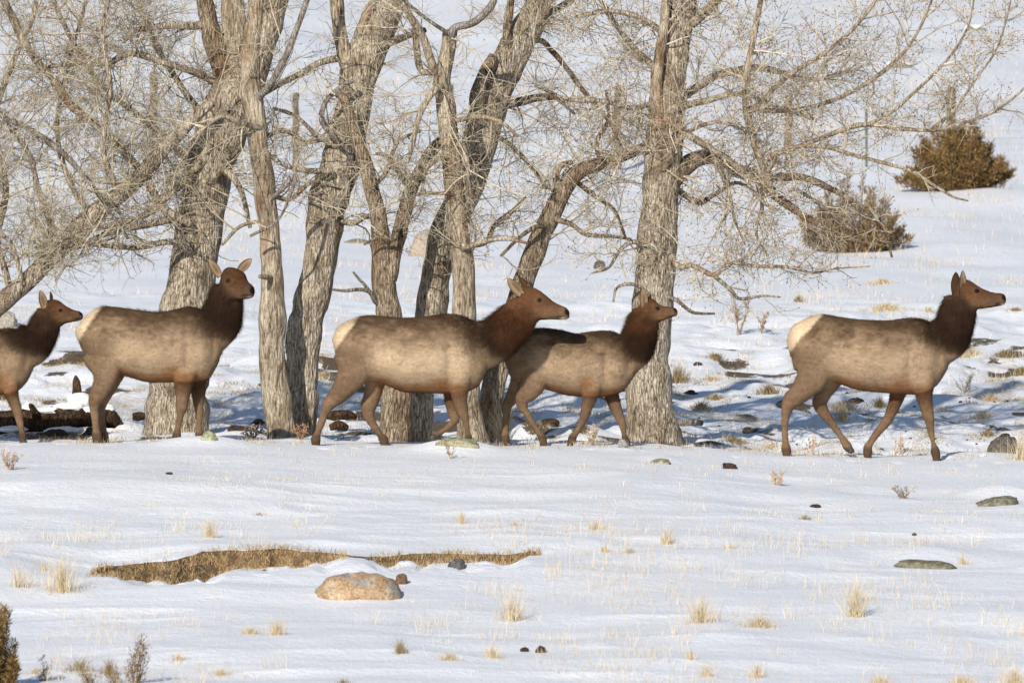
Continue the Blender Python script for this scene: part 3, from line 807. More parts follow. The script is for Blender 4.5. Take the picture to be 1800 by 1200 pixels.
ELK.append(dict(label='smaller elk with muzzle raised high against the big trunk, its rump in shadow', crop=(860, 470, 3.6375), Y=0.36, foot=(345, 1118), pale=0.45,
    torso=[(118, 555, 640, .08), (135, 500, 690, .15), (180, 442, 735, .20), (240, 406, 765, .225), (320, 386, 770, .24), (400, 390, 790, .245), (480, 405, 812, .25), (560, 422, 824, .25), (640, 411, 828, .235), (720, 403, 828, .22), (790, 410, 815, .20), (850, 442, 792, .175), (900, 505, 735, .14), (945, 565, 660, .09)],
    neck=[(820, 575, 135, .16, 0), (880, 562, 122, .15, 0), (936, 505, 118, .13, 0), (966, 425, 108, .115, 0), (985, 345, 100, .10, 0), (1002, 285, 82, .09, 0)],
    head=[(975, 250, 60, .065, 0), (1005, 268, 80, .082, 0), (1045, 284, 72, .083, 0), (1085, 292, 56, .068, 0), (1122, 291, 43, .052, 0), (1155, 287, 36, .045, 0), (1185, 283, 31, .042, 0), (1199, 278, 20, .03, 0)],
    lumps=[(1040, 315, 48, .7, -.02)],
    hind_near=[(300, 630, 120), (290, 710, 95), (250, 790, 70), (215, 842, 50), (212, 885, 36), (238, 930, 29), (268, 980, 26), (308, 1042, 24), (338, 1090, 25), (350, 1118, 22)],
    hind_far=[(215, 690, 75), (180, 770, 54), (143, 835, 42), (115, 885, 33), (108, 950, 26), (104, 1030, 23), (101, 1085, 26), (106, 1118, 24)],
    fore_near=[(665, 690, 86), (655, 770, 64), (642, 830, 48), (622, 900, 36), (600, 970, 28), (562, 1042, 24), (530, 1090, 25), (516, 1120, 22)],
    fore_far=[(775, 740, 66), (782, 805, 48), (797, 855, 43), (820, 920, 35), (848, 990, 27), (862, 1060, 20), (872, 1108, 25), (886, 1138, 22)],
    ears=[((990, 268), (980, 134), 30, (0.25, -1, 0.05), (-.07, -.09)), ((1012, 225), (1030, 172), 20, (0.9, -0.3, 0.2), (.05, .07))],
    eyes=[(1076, 263, -.07, 12), (1076, 263, .07, 12)], nose=(1196, 268, 17, 20), mouth=(1168, 312, 24, 7), chin=(1185, 318, 13, 5), ell=(625, 745), neckc=np.array((0.075, 0.033, 0.016))))
ELK.append(dict(label='cow elk walking in the open right of the trees, dark neck and cream rump', earc=(0.05, 0.027, 0.016), crop=(1340, 450, 3.243), Y=-0.60, foot=(985, 1132), pale=0.55,
    torso=[(155, 428, 545, .10), (178, 396, 605, .17), (220, 370, 680, .22), (280, 345, 715, .25), (340, 330, 720, .265), (420, 342, 722, .275), (520, 358, 757, .285), (620, 365, 773, .285), (720, 366, 781, .28), (800, 355, 787, .27), (870, 352, 788, .25), (930, 364, 778, .23), (980, 402, 750, .20), (1030, 455, 690, .16), (1065, 525, 615, .10)],
    neck=[(950, 500, 140, .17, 0), (1008, 505, 124, .16, 0), (1068, 452, 122, .14, 0), (1102, 375, 108, .12, 0), (1120, 305, 104, .108, 0), (1128, 240, 92, .098, 0)],
    head=[(1112, 205, 70, .07, 0), (1148, 214, 82, .09, 0), (1195, 232, 74, .092, 0), (1240, 243, 62, .08, 0), (1285, 248, 50, .06, 0), (1325, 249, 41, .05, 0), (1360, 246, 36, .047, 0), (1382, 243, 28, .04, 0)],
    lumps=[(1190, 272, 50, .75, -.02)],
    hind_near=[(290, 600, 122), (285, 680, 95), (225, 765, 66), (165, 820, 50), (138, 875, 34), (128, 940, 26), (127, 1010, 22), (130, 1060, 23), (134, 1095, 26), (142, 1122, 24)],
    hind_far=[(405, 680, 70), (378, 740, 53), (348, 790, 46), (330, 842, 42), (362, 905, 31), (410, 970, 25), (458, 1038, 23), (485, 1080, 25), (498, 1110, 17)],
    fore_near=[(900, 650, 95), (912, 730, 70), (920, 795, 48), (932, 860, 39), (949, 930, 31), (959, 1000, 23), (973, 1070, 19), (984, 1108, 24), (994, 1132, 21)],
    fore_far=[(785, 720, 62), (775, 785, 46), (748, 865, 35), (708, 945, 27), (657, 1008, 23), (620, 1062, 24), (604, 1098, 25), (602, 1124, 21)],
    lift='hind_far',
    ears=[((1134, 226), (1141, 82), 27, (0.62, -1, 0.0), (-.066, -.085)), ((1098, 222), (1104, 90), 30, (0.3, 1, 0.0), (-.01, .0))],
    eyes=[(1222, 198, -.078, 12), (1222, 198, .078, 12)], nose=(1384, 232, 19, 24), mouth=(1345, 271, 19, 9), chin=(1373, 277, 13, 7), rump=((160, 545), (352, 326), 12), ell=(790, 735)))
for sp in ELK:
    build_elk(sp)
# ------------------------------------------------------------------ bare cottonwoods
def limb_world(pts, Y, dys=0.0, n=None):
    """polyline of (px, py, half width px[, depth offset]) -> points and radii, finely resampled"""
    P, R = [], []
    for q in pts:
        d = Y + (q[3] if len(q) > 3 else 0.0)
        P.append(world_at(q[0], q[1], d)); R.append(q[2] / PXM * (1 + d / DIST))
    A = np.concatenate([np.array(P), np.array(R)[:, None]], 1)
    A = catmull(A, 8)
    seg = np.linalg.norm(np.diff(A[:, :3], axis=0), axis=1)
    L = np.concatenate([[0], np.cumsum(seg)])
    m = n or max(6, int(L[-1] / max(0.028, min(0.06, A[:, 3].mean() * 0.6))))
    t = np.linspace(0, L[-1], m)
    return np.stack([np.interp(t, L, A[:, k]) for k in range(4)], 1)

def bark_tube(A, sides, rough, seed, knots=0.5, name='trunk'):
    P = A[None, :, :3].copy(); R = A[None, :, 3].copy()
    n = P.shape[1]
    s = np.concatenate([[0], np.cumsum(np.linalg.norm(np.diff(P[0], axis=0), axis=1))])
    # crooked, knotty line
    wob = np.minimum(R[0], 0.07) * np.where(R[0] > 0.06, 0.16, 0.30)
    P[0, :, 0] += wob * noise(s / 0.28, s * 0 + seed, seed=seed); P[0, :, 1] += wob * noise(s / 0.33, s * 0 + seed + 5, seed=seed)
    R[0] *= 1 + 0.06 * noise(s / 0.16, s * 0 + seed + 9, seed=seed) + knots * 0.22 * np.clip(noise(s / 0.10, s * 0 + seed + 3, seed=seed + 1), 0.35, 1) - knots * 0.077
    T, Aa, Bb = frames(P)
    th = np.arange(sides) * 2 * math.pi / sides
    c, sn = np.cos(th)[None], np.sin(th)[None]
    r0 = max(0.02, float(A[:, 3].mean()))
    fr = 3.2 if r0 > 0.09 else 2.2
    ridge = 1 - 2 * np.abs(noise(c * fr + 0.25 * noise(s[:, None] / 0.2, c * 1.0, seed=seed + 7), sn * fr, s[:, None] / 0.42 + seed, seed=seed + 2))
    ridge2 = 1 - 2 * np.abs(noise(c * fr * 2.1, sn * fr * 2.1, s[:, None] / 0.20 + seed, seed=seed + 4))
    lump = noise(c * 1.3, sn * 1.3, s[:, None] / 0.25 + seed, seed=seed + 6)
    rr = R[0][:, None] * (1 + rough * (0.055 * ridge + 0.035 * ridge2) + 0.035 * lump)
    V = P[0][:, None] + (Aa[0][:, None] * c[..., None] + Bb[0][:, None] * sn[..., None]) * rr[..., None]
    i = np.arange(n * sides).reshape(n, sides)
    Qd = np.stack([i[:-1], np.roll(i[:-1], -1, 1), np.roll(i[1:], -1, 1), i[1:]], -1).reshape(-1, 4)
    V = np.concatenate([V.reshape(-1, 3), P[0, -1:] + T[0, -1:] * R[0, -1] * 0.4])
    Tr = np.stack([i[-1], np.roll(i[-1], -1), np.full(sides, n * sides)], -1)
    return mesh_np(name, V, Qd, Tr)

def sprout(src, nper, lens, ang, up, r0, r1, K, wig, maxper=None, depth=1.0, from_t=0.0):
    """side shoots from polylines src = list of (P [N,K,3], R [N,K])"""
    P, R = src
    Nn, Kk = P.shape[:2]
    tot = Nn * nper
    own = np.repeat(np.arange(Nn), nper)
    t = (from_t + (1 - from_t) * rng.random(tot)) * (Kk - 1.001)
    i = t.astype(int); f = (t - i)[:, None]
    O = P[own, i] * (1 - f) + P[own, i + 1] * f
    Rb = R[own, i] * (1 - f[:, 0]) + R[own, i + 1] * f[:, 0]
    T = P[own, i + 1] - P[own, i]; T /= np.linalg.norm(T, axis=1, keepdims=True) + 1e-9
    rv = rng.normal(size=(tot, 3)); rv[:, 1] *= depth
    rv -= T * (rv * T).sum(1, keepdims=True); rv /= np.linalg.norm(rv, axis=1, keepdims=True) + 1e-9
    a = np.radians(rng.uniform(ang[0], ang[1], tot))[:, None]
    D = T * np.cos(a) + rv * np.sin(a)
    L = rng.uniform(lens[0], lens[1], tot) * (0.6 + 0.8 * rng.random(tot) ** 2)
    step = (L / (K - 1))[:, None]
    pts = [O]
    drift = rng.normal(size=(tot, 3)) * wig * 0.5
    for k in range(K - 1):
        D = D + drift + rng.normal(size=(tot, 3)) * wig + np.array([0, 0, up])
        D /= np.linalg.norm(D, axis=1, keepdims=True)
        pts.append(pts[-1] + D * step)
    PP = np.stack(pts, 1)
    rb = np.minimum(Rb * 0.75, r0) * rng.uniform(0.7, 1.15, tot)
    RR = rb[:, None] * (1 - np.linspace(0, 1, K)) + r1 * np.linspace(0, 1, K)
    return PP, np.maximum(RR, 0.0013)

LIM_X = np.array([-400, 0, 120, 250, 330, 420, 470, 560, 640, 700, 800, 880, 940, 1010, 1060, 1130, 1200, 1300, 1400, 1480, 1530, 1580, 1640, 1700, 1760, 1800, 2200], float)
LIM_Y = np.array([520, 515, 520, 500, 450, 440, 400, 430, 440, 470, 500, 480, 450, 490, 540, 500, 560, 540, 545, 500, 440, 420, 370, 350, 320, 260, 240], float)
def keep_crown(src, jitter=35):
    P, R = src
    x, y = pix(P)
    ok = (y.max(1) < np.interp(x.mean(1), LIM_X, LIM_Y) + rng.normal(0, jitter, len(P)) - 10) & ((P[:, :, 1].min(1) > 1.0) | (y.max(1) < 440))
    # thin out the open right side of the picture
    return P[ok], R[ok]

def tone_for(P, R, cols, sides, jit=0.25):
    c = np.array(cols[0])[None] * (1 - 0) * rng.uniform(1 - jit, 1 + jit, (len(P), 1))
    alt = rng.random(len(P)) < 0.35
    c[alt] = np.array(cols[1])[None] * rng.uniform(1 - jit, 1 + jit, (alt.sum(), 1))
    return np.repeat(c, P.shape[1] * sides, 0)

TW = ((0.50, 0.435, 0.325), (0.33, 0.265, 0.185))

def tree(sp):
    Y = sp['Y']
    tr = sp['trunk']
    A = limb_world(tr, Y)
    root = empty('cottonwood_tree', A[0, :3], sp['label'], 'tree', 'bare cottonwoods in the grove')
    sides = 44 if A[:, 3].mean() > 0.15 else 32
    child('trunk', bark_tube(A, sides, sp.get('rough', 1.0), sp['seed'], 0.12), sp['mat'], root)
    feeders = []
    if sp.get('trunk_shoots', True):
        feeders.append((A[int(len(A) * sp.get('bare', 0.45)):], sp.get('dens', 5) * 0.8))
    for k, lb in enumerate(sp.get('limbs', [])):
        B = limb_world(lb['p'], Y + lb.get('dy', 0))
        ra = B[:, 3].mean()
        if ra < 0.055: B[:, 3] *= 0.84
        child('limb', bark_tube(B, 26 if ra > 0.06 else (14 if ra > 0.025 else 9), 0.7 * sp.get('rough', 1.0), sp['seed'] + 11 * k + 3, 0.35, 'limb'), lb.get('mat', sp['mat']), root)
        feeders.append((B, lb.get('dens', sp.get('dens', 5)), lb.get('up', sp.get('up', 0.03)), lb.get('len', 1.0), lb.get('fine', 1.0)))
    g = Geo()
    for fd in feeders:
        B, dens = fd[0], fd[1]
        up = fd[2] if len(fd) > 2 else sp.get('up', 0.03)
        ls = fd[3] if len(fd) > 3 else 1.0
        fine = fd[4] if len(fd) > 4 else 1.0
        if dens <= 0 or len(B) < 4: continue
        Lm = np.linalg.norm(np.diff(B[:, :3], axis=0), axis=1).sum()
        n1 = max(2, int(Lm * dens * sp.get('much', 1.45)))
        s0 = (B[None, :, :3], B[None, :, 3])
        s1 = keep_crown(sprout(s0, n1, (0.35 * ls, 1.25 * ls), (35, 85), up, 0.0092, 0.0028, 10, 0.125, depth=0.8))
        if not len(s1[0]): continue
        s2 = keep_crown(sprout(s1, int(round(8 * fine)), (0.14 * ls, 0.48 * ls), (30, 80), up * 0.8, 0.0043, 0.0020, 6, 0.14, from_t=0.12))
        s3 = keep_crown(sprout(s2, int(round(4 * fine)), (0.06, 0.20), (30, 75), 0.06, 0.0027, 0.0017, 4, 0.16, from_t=0.2)) if len(s2[0]) else s2
        for (P, R), sd in ((s1, 6), (s2, 4), (s3, 3)):
            if not len(P): continue
            V, Qd = tubes(P, R, sd)
            g.add(V, Qd, None, tone_for(P, R, sp.get('cols', TW), sd))
        # swollen buds near the shoot ends
        if len(s3[0]) and sp.get('buds', 0.04) > 0:
            E = np.concatenate([s3[0][:, -1], s2[0][:, -1], s2[0][:, 3]]); D = np.concatenate([s3[0][:, -1] - s3[0][:, -2], s2[0][:, -1] - s2[0][:, -2], s2[0][:, 3] - s2[0][:, 2]])
            m = rng.random(len(E)) < sp.get('buds', 0.04)
            E, D = E[m], D[m]; D /= np.linalg.norm(D, axis=1, keepdims=True) + 1e-9
            P = np.stack([E, E + D * 0.009, E + D * 0.022], 1); R = np.tile(np.array([0.003, 0.0062, 0.001]), (len(E), 1))
            V, Qd = tubes(P, R, 4)
            g.add(V, Qd, None, np.tile(np.array((0.23, 0.14, 0.095)), (len(V), 1)))
    if g.n:
        child('twigs', g.mesh('twigs'), M_TWIG, root, 'stuff')
    return root

TREES = []
TREES.append(dict(label='thick rough-barked tree behind the standing elk, splitting into three stems above her ears', Y=4.0, much=1.6, seed=1, mat=M_GREY, dens=6.5, cols=TW, up=0.02,
    trunk=[(306, 815, 66), (309, 772, 60), (313, 700, 52), (322, 600, 46), (335, 500, 42), (345, 430, 40), (358, 350, 40), (375, 270, 42), (400, 200, 46), (412, 158, 42), (414, 130, 26)],
    limbs=[dict(p=[(402, 165, 24), (390, 120, 20), (374, 70, 17), (363, 25, 16), (355, -40, 14), (345, -200, 10)], dens=5, mat=M_RED),
           dict(p=[(414, 170, 28), (413, 100, 22, .05), (408, 20, 20, .1), (405, -60, 18, .1), (400, -260, 12, .2)], dens=4, mat=M_PALE),
           dict(p=[(428, 165, 30), (446, 120, 27), (463, 70, 25), (480, 10, 24), (497, -60, 20), (530, -260, 12)], dens=4),
           dict(p=[(362, 42, 10), (337, 46, 9, -.1), (300, 45, 8, -.2), (262, 50, 6, -.3), (238, 54, 5, -.4), (215, 75, 4, -.4)], dens=9),
           dict(p=[(388, 150, 8, 0), (345, 128, 8, -.1), (290, 112, 7, -.3), (232, 94, 7, -.4), (187, 112, 6, -.5), (131, 112, 5, -.6), (70, 120, 4, -.6)], dens=10),
           dict(p=[(385, 250, 9, -.1), (340, 300, 9, -.3), (300, 340, 8, -.4), (250, 380, 7, -.5), (180, 400, 5, -.7), (110, 420, 3, -.7)], dens=11, up=0.0),
           dict(p=[(350, 395, 10, -.2), (310, 385, 9, -.4), (255, 395, 8, -.5), (190, 410, 6, -.6), (120, 440, 4, -.7), (40, 450, 3, -.7)], dens=10, up=-0.01),
           dict(p=[(335, 440, 8, -.3), (300, 425, 7, -.5), (240, 435, 6, -.6), (160, 430, 5, -.6), (60, 435, 3, -.6)], dens=8, up=-0.03),
           dict(p=[(360, 330, 9, -.2), (390, 300, 8, -.4), (420, 330, 6, -.5), (440, 400, 4, -.5)], dens=6, up=-0.04),
           dict(p=[(332, 392, 9, -.4), (300, 376, 9, -.5), (274, 349, 8.5, -.5), (255, 311, 8, -.55), (214, 262, 8, -.55), (180, 229, 8, -.6), (131, 191, 8.5, -.6), (94, 139, 8.5, -.65), (56, 94, 8, -.7), (20, 30, 8, -.7), (-10, -40, 7, -.7)], dens=9, mat=M_PALE),
           dict(p=[(345, 300, 7, .3), (300, 250, 7, .4), (240, 200, 6, .5), (180, 150, 5, .6), (120, 60, 5, .6), (80, -40, 4, .6)], dens=10),
           dict(p=[(372, 215, 8, .2), (330, 170, 7, .5), (280, 90, 6, .6), (250, 20, 5, .6), (230, -60, 4, .6)], dens=9)]))
TREES.append(dict(label='leaning grey trunk rising from the left edge over a pale boulder', Y=3.4, much=1.55, seed=2, mat=M_GREY, dens=7, cols=TW, up=0.02, bare=0.35,
    trunk=[(-235, 790, 30), (-215, 760, 26), (-150, 670, 20), (-70, 597, 18), (0, 535, 17), (63, 480, 16), (124, 416, 16), (161, 379, 16), (225, 330, 14), (292, 258, 12), (337, 212, 10), (375, 180, 8)],
    limbs=[dict(p=[(20, 515, 7, 0), (-5, 420, 7, .1), (10, 330, 7, .1), (-10, 215, 7, .1), (20, 120, 6, .1), (60, 20, 5, .1), (70, -60, 4, .1)], dens=9),
           dict(p=[(-60, 590, 8, 0), (-40, 420, 8, .1), (-15, 215, 7, 0), (19, 214, 6, -.1), (56, 230, 6, -.1), (105, 264, 6, -.2), (150, 312, 5, -.3), (186, 362, 4, -.4), (225, 420, 3, -.4)], dens=7, mat=M_DEAD),
           dict(p=[(105, 440, 6, -.1), (70, 340, 6, .1), (50, 270, 5, .1), (10, 215, 4, .1)], dens=9),
           dict(p=[(160, 380, 6, .1), (120, 310, 6, .2), (100, 220, 5, .2), (120, 110, 4, .2), (150, 10, 4, .3), (160, -60, 3, .3)], dens=10),
           dict(p=[(40, 500, 5, -.1), (20, 430, 5, -.2), (-20, 400, 4, -.2), (-60, 390, 4, -.2)], dens=7),
           dict(p=[(210, 345, 6, -.1), (180, 260, 6, -.2), (195, 160, 5, -.2), (180, 60, 4, -.2), (200, -40, 4, -.2)], dens=9)]))
TREES.append(dict(label='slim pale trunk with peeled tan patches, right of the standing elk\'s face', Y=2.6, seed=3, mat=M_PALE, rough=0.55, dens=3.5, bare=0.62, up=0.0,
    trunk=[(496, 800, 31), (494, 771, 26), (485, 697, 25), (479, 605, 23), (478, 568, 25), (479, 512, 21), (475, 431, 18), (466, 337, 18), (455, 262, 18), (447, 190, 18), (440, 150, 18), (441, 90, 15), (450, 20, 14), (458, -60, 12), (470, -250, 8)],
    limbs=[dict(p=[(484, 490, 5), (470, 487, 6, -.2), (457, 486, 4, -.35)], dens=0),
           dict(p=[(455, 170, 8, -.1), (472, 150, 7, -.25), (502, 101, 7, -.3), (525, 45, 6, -.3), (540, 0, 6, -.3), (552, -60, 5, -.3)], dens=2.5, mat=M_DEAD),
           dict(p=[(476, 350, 5, -.2), (500, 330, 5, -.3), (520, 310, 4, -.4), (490, 385, 3, -.45), (440, 415, 3, -.45)], dens=2, mat=M_DEAD),
           dict(p=[(455, 225, 6, -.1), (420, 215, 6, -.3), (390, 205, 5, -.4), (360, 225, 4, -.5), (330, 250, 3, -.5)], dens=6, mat=M_PALE, up=0.0),
           dict(p=[(458, 245, 5, .1), (500, 230, 5, .3), (540, 250, 4, .5), (590, 240, 3, .6)], dens=6, up=0.0),
           dict(p=[(470, 340, 5, .1), (510, 350, 5, .3), (550, 320, 4, .4), (600, 330, 3, .5)], dens=7, up=0.0),
           dict(p=[(472, 395, 4, .1), (450, 390, 4, .4), (420, 400, 4, .6), (390, 430, 3, .7)], dens=8, up=-0.03)]))
TREES.append(dict(label='stout furrowed grey trunk whose left half lies in the shadow of the slim pale trunk', Y=3.3, seed=4, mat=M_GREY, rough=1.2, dens=3.5, bare=0.5, up=0.0,
    trunk=[(520, 805, 34), (524, 768, 30), (530, 697, 27), (532, 605, 29), (544, 543, 29), (557, 482, 28), (567, 420, 30), (576, 356, 33), (595, 292, 34), (612, 225, 31), (624, 180, 29), (632, 131, 30), (650, 75, 34), (670, 30, 31), (684, 0, 29), (700, -70, 26), (740, -280, 18)],
    limbs=[dict(p=[(614, 130, 13), (603, 90, 13, -.1), (597, 45, 12, -.1), (590, 0, 12, -.1), (584, -70, 10, -.1)], dens=2, mat=M_PALE),
           dict(p=[(632, 75, 8, -.1), (640, 45, 8, -.15), (652, 10, 7, -.2), (660, -40, 6, -.2)], dens=2, mat=M_PALE),
           dict(p=[(612, 100, 9, .1), (598, 102, 8, .1), (562, 111, 7, .1), (525, 131, 6.5, .1), (487, 150, 6, .1), (455, 170, 5, .1)], dens=2.5),
           dict(p=[(655, 85, 8, -.1), (687, 74, 8, -.2), (714, 64, 7, -.2), (747, 53, 6, -.3)], dens=2.5),
           dict(p=[(596, 300, 6, -.3), (612, 326, 6, -.38), (600, 352, 6, -.4), (576, 364, 5, -.42)], dens=0, mat=M_DEAD),
           dict(p=[(618, 285, 7, -.3), (612, 262, 7, -.38), (590, 244, 6, -.42), (567, 212, 6, -.44), (574, 178, 5, -.44), (605, 150, 5, -.44), (622, 142, 4, -.4)], dens=1.5, mat=M_DEAD),
           dict(p=[(585, 385, 6, -.1), (620, 392, 6, -.2), (645, 380, 5, -.2), (670, 390, 3, -.2)], dens=6, up=0.0),
           dict(p=[(585, 300, 6, -.3), (540, 300, 6, -.4), (500, 290, 5, -.5), (470, 270, 4, -.6)], dens=8, up=0.0),
           dict(p=[(600, 260, 6, -.2), (560, 240, 5, -.3), (520, 205, 4, -.4), (480, 190, 3, -.5)], dens=8, up=0.0)]))
TREES.append(dict(label='y-shaped brown trunk forking just above the back of the large pale-sided elk', Y=2.7, seed=5, mat=M_RED, dens=3, trunk_shoots=False, up=-0.01,
    trunk=[(693, 805, 34), (693, 771, 28), (697, 700, 26), (694, 640, 24), (683, 550, 21), (676, 500, 20), (672, 460, 17), (668, 425, 15)],
    limbs=[dict(p=[(672, 465, 16), (668, 417, 15), (661, 363, 13.5), (649, 311, 13), (632, 258, 12.5), (616, 210, 10), (603, 172, 8), (590, 168, 5)], dens=4),
           dict(p=[(681, 490, 15), (693, 455, 13), (702, 405, 12.5), (718, 345, 11.5), (742, 296, 11), (763, 262, 10), (790, 235, 7)], dens=6),
           dict(p=[(672, 535, 6), (660, 530, 5, -.1), (648, 512, 5, -.2), (628, 509, 4, -.25), (607, 511, 3.5, -.3), (584, 509, 2.5, -.35)], dens=0, mat=M_DEAD),
           dict(p=[(650, 512, 4, -.2), (640, 499, 3.5, -.2), (630, 489, 3, -.22), (621, 478, 2, -.24)], dens=0, mat=M_DEAD),
           dict(p=[(655, 330, 5, -.1), (680, 300, 5, -.2), (700, 250, 4, -.3), (740, 230, 3, -.3)], dens=8, up=0.0),
           dict(p=[(722, 335, 6, -.1), (700, 300, 5, -.2), (680, 275, 4, -.3), (660, 270, 3, -.3)], dens=8, up=0.0),
           dict(p=[(705, 395, 4, -.1), (690, 420, 4, -.25), (670, 415, 3, -.3), (640, 430, 2, -.3)], dens=5, up=-0.03)]))
TREES.append(dict(label='big grey trunk leaning to the upper right, its foot dark behind the y-shaped trunk', Y=3.6, seed=6, mat=M_GREY, rough=1.15, dens=4, bare=0.5, up=0.0,
    trunk=[(735, 805, 24), (738, 771, 21), (741, 692, 21), (748, 620, 25), (758, 550, 27), (769, 470, 25), (782, 417, 25), (806, 360, 27), (828, 310, 29), (840, 262, 30), (860, 187, 32), (882, 131, 30), (912, 75, 27), (942, 22, 23), (962, -40, 20), (1000, -240, 13)],
    limbs=[dict(p=[(830, 300, 7), (848, 298, 6, -.2), (862, 291, 5, -.3)], dens=0, mat=M_DEAD),
           dict(p=[(842, 215, 12, -.2), (838, 170, 12, -.3), (852, 130, 11, -.3), (868, 100, 9, -.2)], dens=2, mat=M_RED),
           dict(p=[(868, 190, 8, .1), (895, 184, 8, .2), (920, 178, 9, .25), (944, 172, 8, .3), (965, 171, 7, .3), (980, 175, 4, .3), (1010, 200, 3, .3)], dens=9, up=-0.10, len=1.2, mat=M_RED),
           dict(p=[(905, 90, 7, .1), (946, 71, 6, .3), (969, 90, 6, .4), (986, 109, 5.5, .4), (1027, 161, 5, .5), (1057, 195, 4.5, .5), (1080, 229, 4, .5), (1100, 280, 3, .5)], dens=7, up=-0.02, mat=M_RED),
           dict(p=[(900, 100, 9, -.1), (893, 60, 9, -.2), (896, 20, 8, -.2), (905, -50, 7, -.2)], dens=4, mat=M_RED),
           dict(p=[(925, 60, 8, .1), (965, 25, 8, .3), (1005, 0, 7, .4), (1060, -40, 6, .4)], dens=7),
           dict(p=[(820, 420, 6, -.1), (830, 431, 5, -.3), (856, 424, 5.5, -.4), (871, 394, 5, -.5), (905, 367, 4, -.5), (925, 345, 2.5, -.5)], dens=7, up=0.0, mat=M_RED),
           dict(p=[(850, 230, 5, .2), (890, 250, 5, .5), (930, 290, 4, .6), (960, 330, 3, .6)], dens=7, up=-0.02)]))
TREES.append(dict(label='slender tan trunk with a broken reddish top, directly behind the large elk\'s shoulder', Y=2.5, seed=7, mat=M_PALE, rough=0.6, dens=4, bare=0.40, up=-0.02,
    trunk=[(834, 805, 34), (829, 771, 28), (822, 692, 21), (817, 600, 20), (816, 540, 20), (814, 470, 19), (808, 417, 18.5), (801, 363, 17.5), (796, 310, 16.5), (791, 257, 16.5), (786, 203, 17), (777, 150, 15.5), (781, 120, 14), (787, 85, 13), (792, 55, 12)],
    limbs=[dict(p=[(784, 95, 9), (796, 52, 8, -.1), (830, 41, 8, -.15), (858, 19, 8, -.2), (870, 0, 7, -.2), (880, -50, 6, -.2)], dens=1.5, mat=M_DEAD),
           dict(p=[(790, 60, 5, -.1), (765, 44, 4, -.2), (735, 22, 4, -.2), (700, -10, 3, -.3)], dens=1.5, mat=M_DEAD),
           dict(p=[(775, 145, 9), (759, 109, 9, -.1), (745, 70, 8, -.1), (728, 40, 8, -.2), (715, 15, 7, -.2), (700, -50, 6, -.2)], dens=4),
           dict(p=[(770, 125, 7, .1), (742, 125, 7, .2), (733, 90, 7, .2), (728, 50, 6, .2)], dens=3),
           dict(p=[(779, 152, 8, -.1), (762, 161, 7, -.25), (746, 184, 6.5, -.3), (733, 215, 5.5, -.35), (726, 255, 4.5, -.35), (715, 290, 3, -.35)], dens=6, up=-0.06, mat=M_PALE),
           dict(p=[(795, 250, 6, -.1), (815, 262, 5, -.3), (822, 300, 4, -.35), (826, 345, 3, -.35)], dens=7, up=-0.08),
           dict(p=[(785, 275, 6, -.1), (765, 282, 5, -.2), (750, 300, 4, -.3), (740, 340, 3, -.3)], dens=7, up=-0.06),
           dict(p=[(800, 340, 5, -.1), (775, 340, 4, -.2), (740, 340, 3.5, -.3), (700, 352, 3, -.3)], dens=7, up=-0.03),
           dict(p=[(812, 440, 5, -.1), (850, 425, 5, -.3), (890, 420, 4, -.4), (930, 428, 3, -.4)], dens=8, up=0.0),
           dict(p=[(790, 215, 5, -.1), (840, 205, 5, -.3), (880, 215, 4, -.4), (910, 240, 3, -.4)], dens=6, up=-0.02)]))
TREES.append(dict(label='crooked brown trunk slanting right behind the two middle elk and bending level near the top', Y=3.3, seed=8, mat=M_RED, rough=1.0, dens=5, bare=0.45, up=0.0,
    trunk=[(842, 800, 26), (852, 765, 22), (862, 710, 21), (878, 645, 20), (900, 560, 19), (928, 470, 18), (947, 427, 17.5), (968, 380, 16), (988, 338, 15), (1015, 302, 13.5), (1060, 287, 11.5), (1110, 268, 9.5), (1150, 252, 6)],
    limbs=[dict(p=[(985, 345, 8), (978, 310, 8, -.1), (985, 292, 7, -.1), (1005, 285, 5, -.1)], dens=5, mat=M_PALE),
           dict(p=[(975, 385, 6, -.1), (1005, 395, 5, -.3), (1030, 412, 4.5, -.4), (1070, 415, 4, -.4), (1110, 420, 2.5, -.4)], dens=7, up=0.0),
           dict(p=[(965, 395, 6, -.1), (940, 400, 5, -.3), (910, 420, 4, -.3), (880, 450, 3, -.3)], dens=7, up=0.0),
           dict(p=[(1055, 285, 5, -.1), (1050, 250, 5, -.2), (1070, 210, 4, -.2), (1065, 160, 3, -.2)], dens=7),
           dict(p=[(1000, 310, 5, .1), (1040, 340, 5, .3), (1080, 370, 4, .4), (1100, 420, 3, .4)], dens=7, up=-0.02)]))
PALE_TW = ((0.53, 0.465, 0.36), (0.36, 0.285, 0.20))
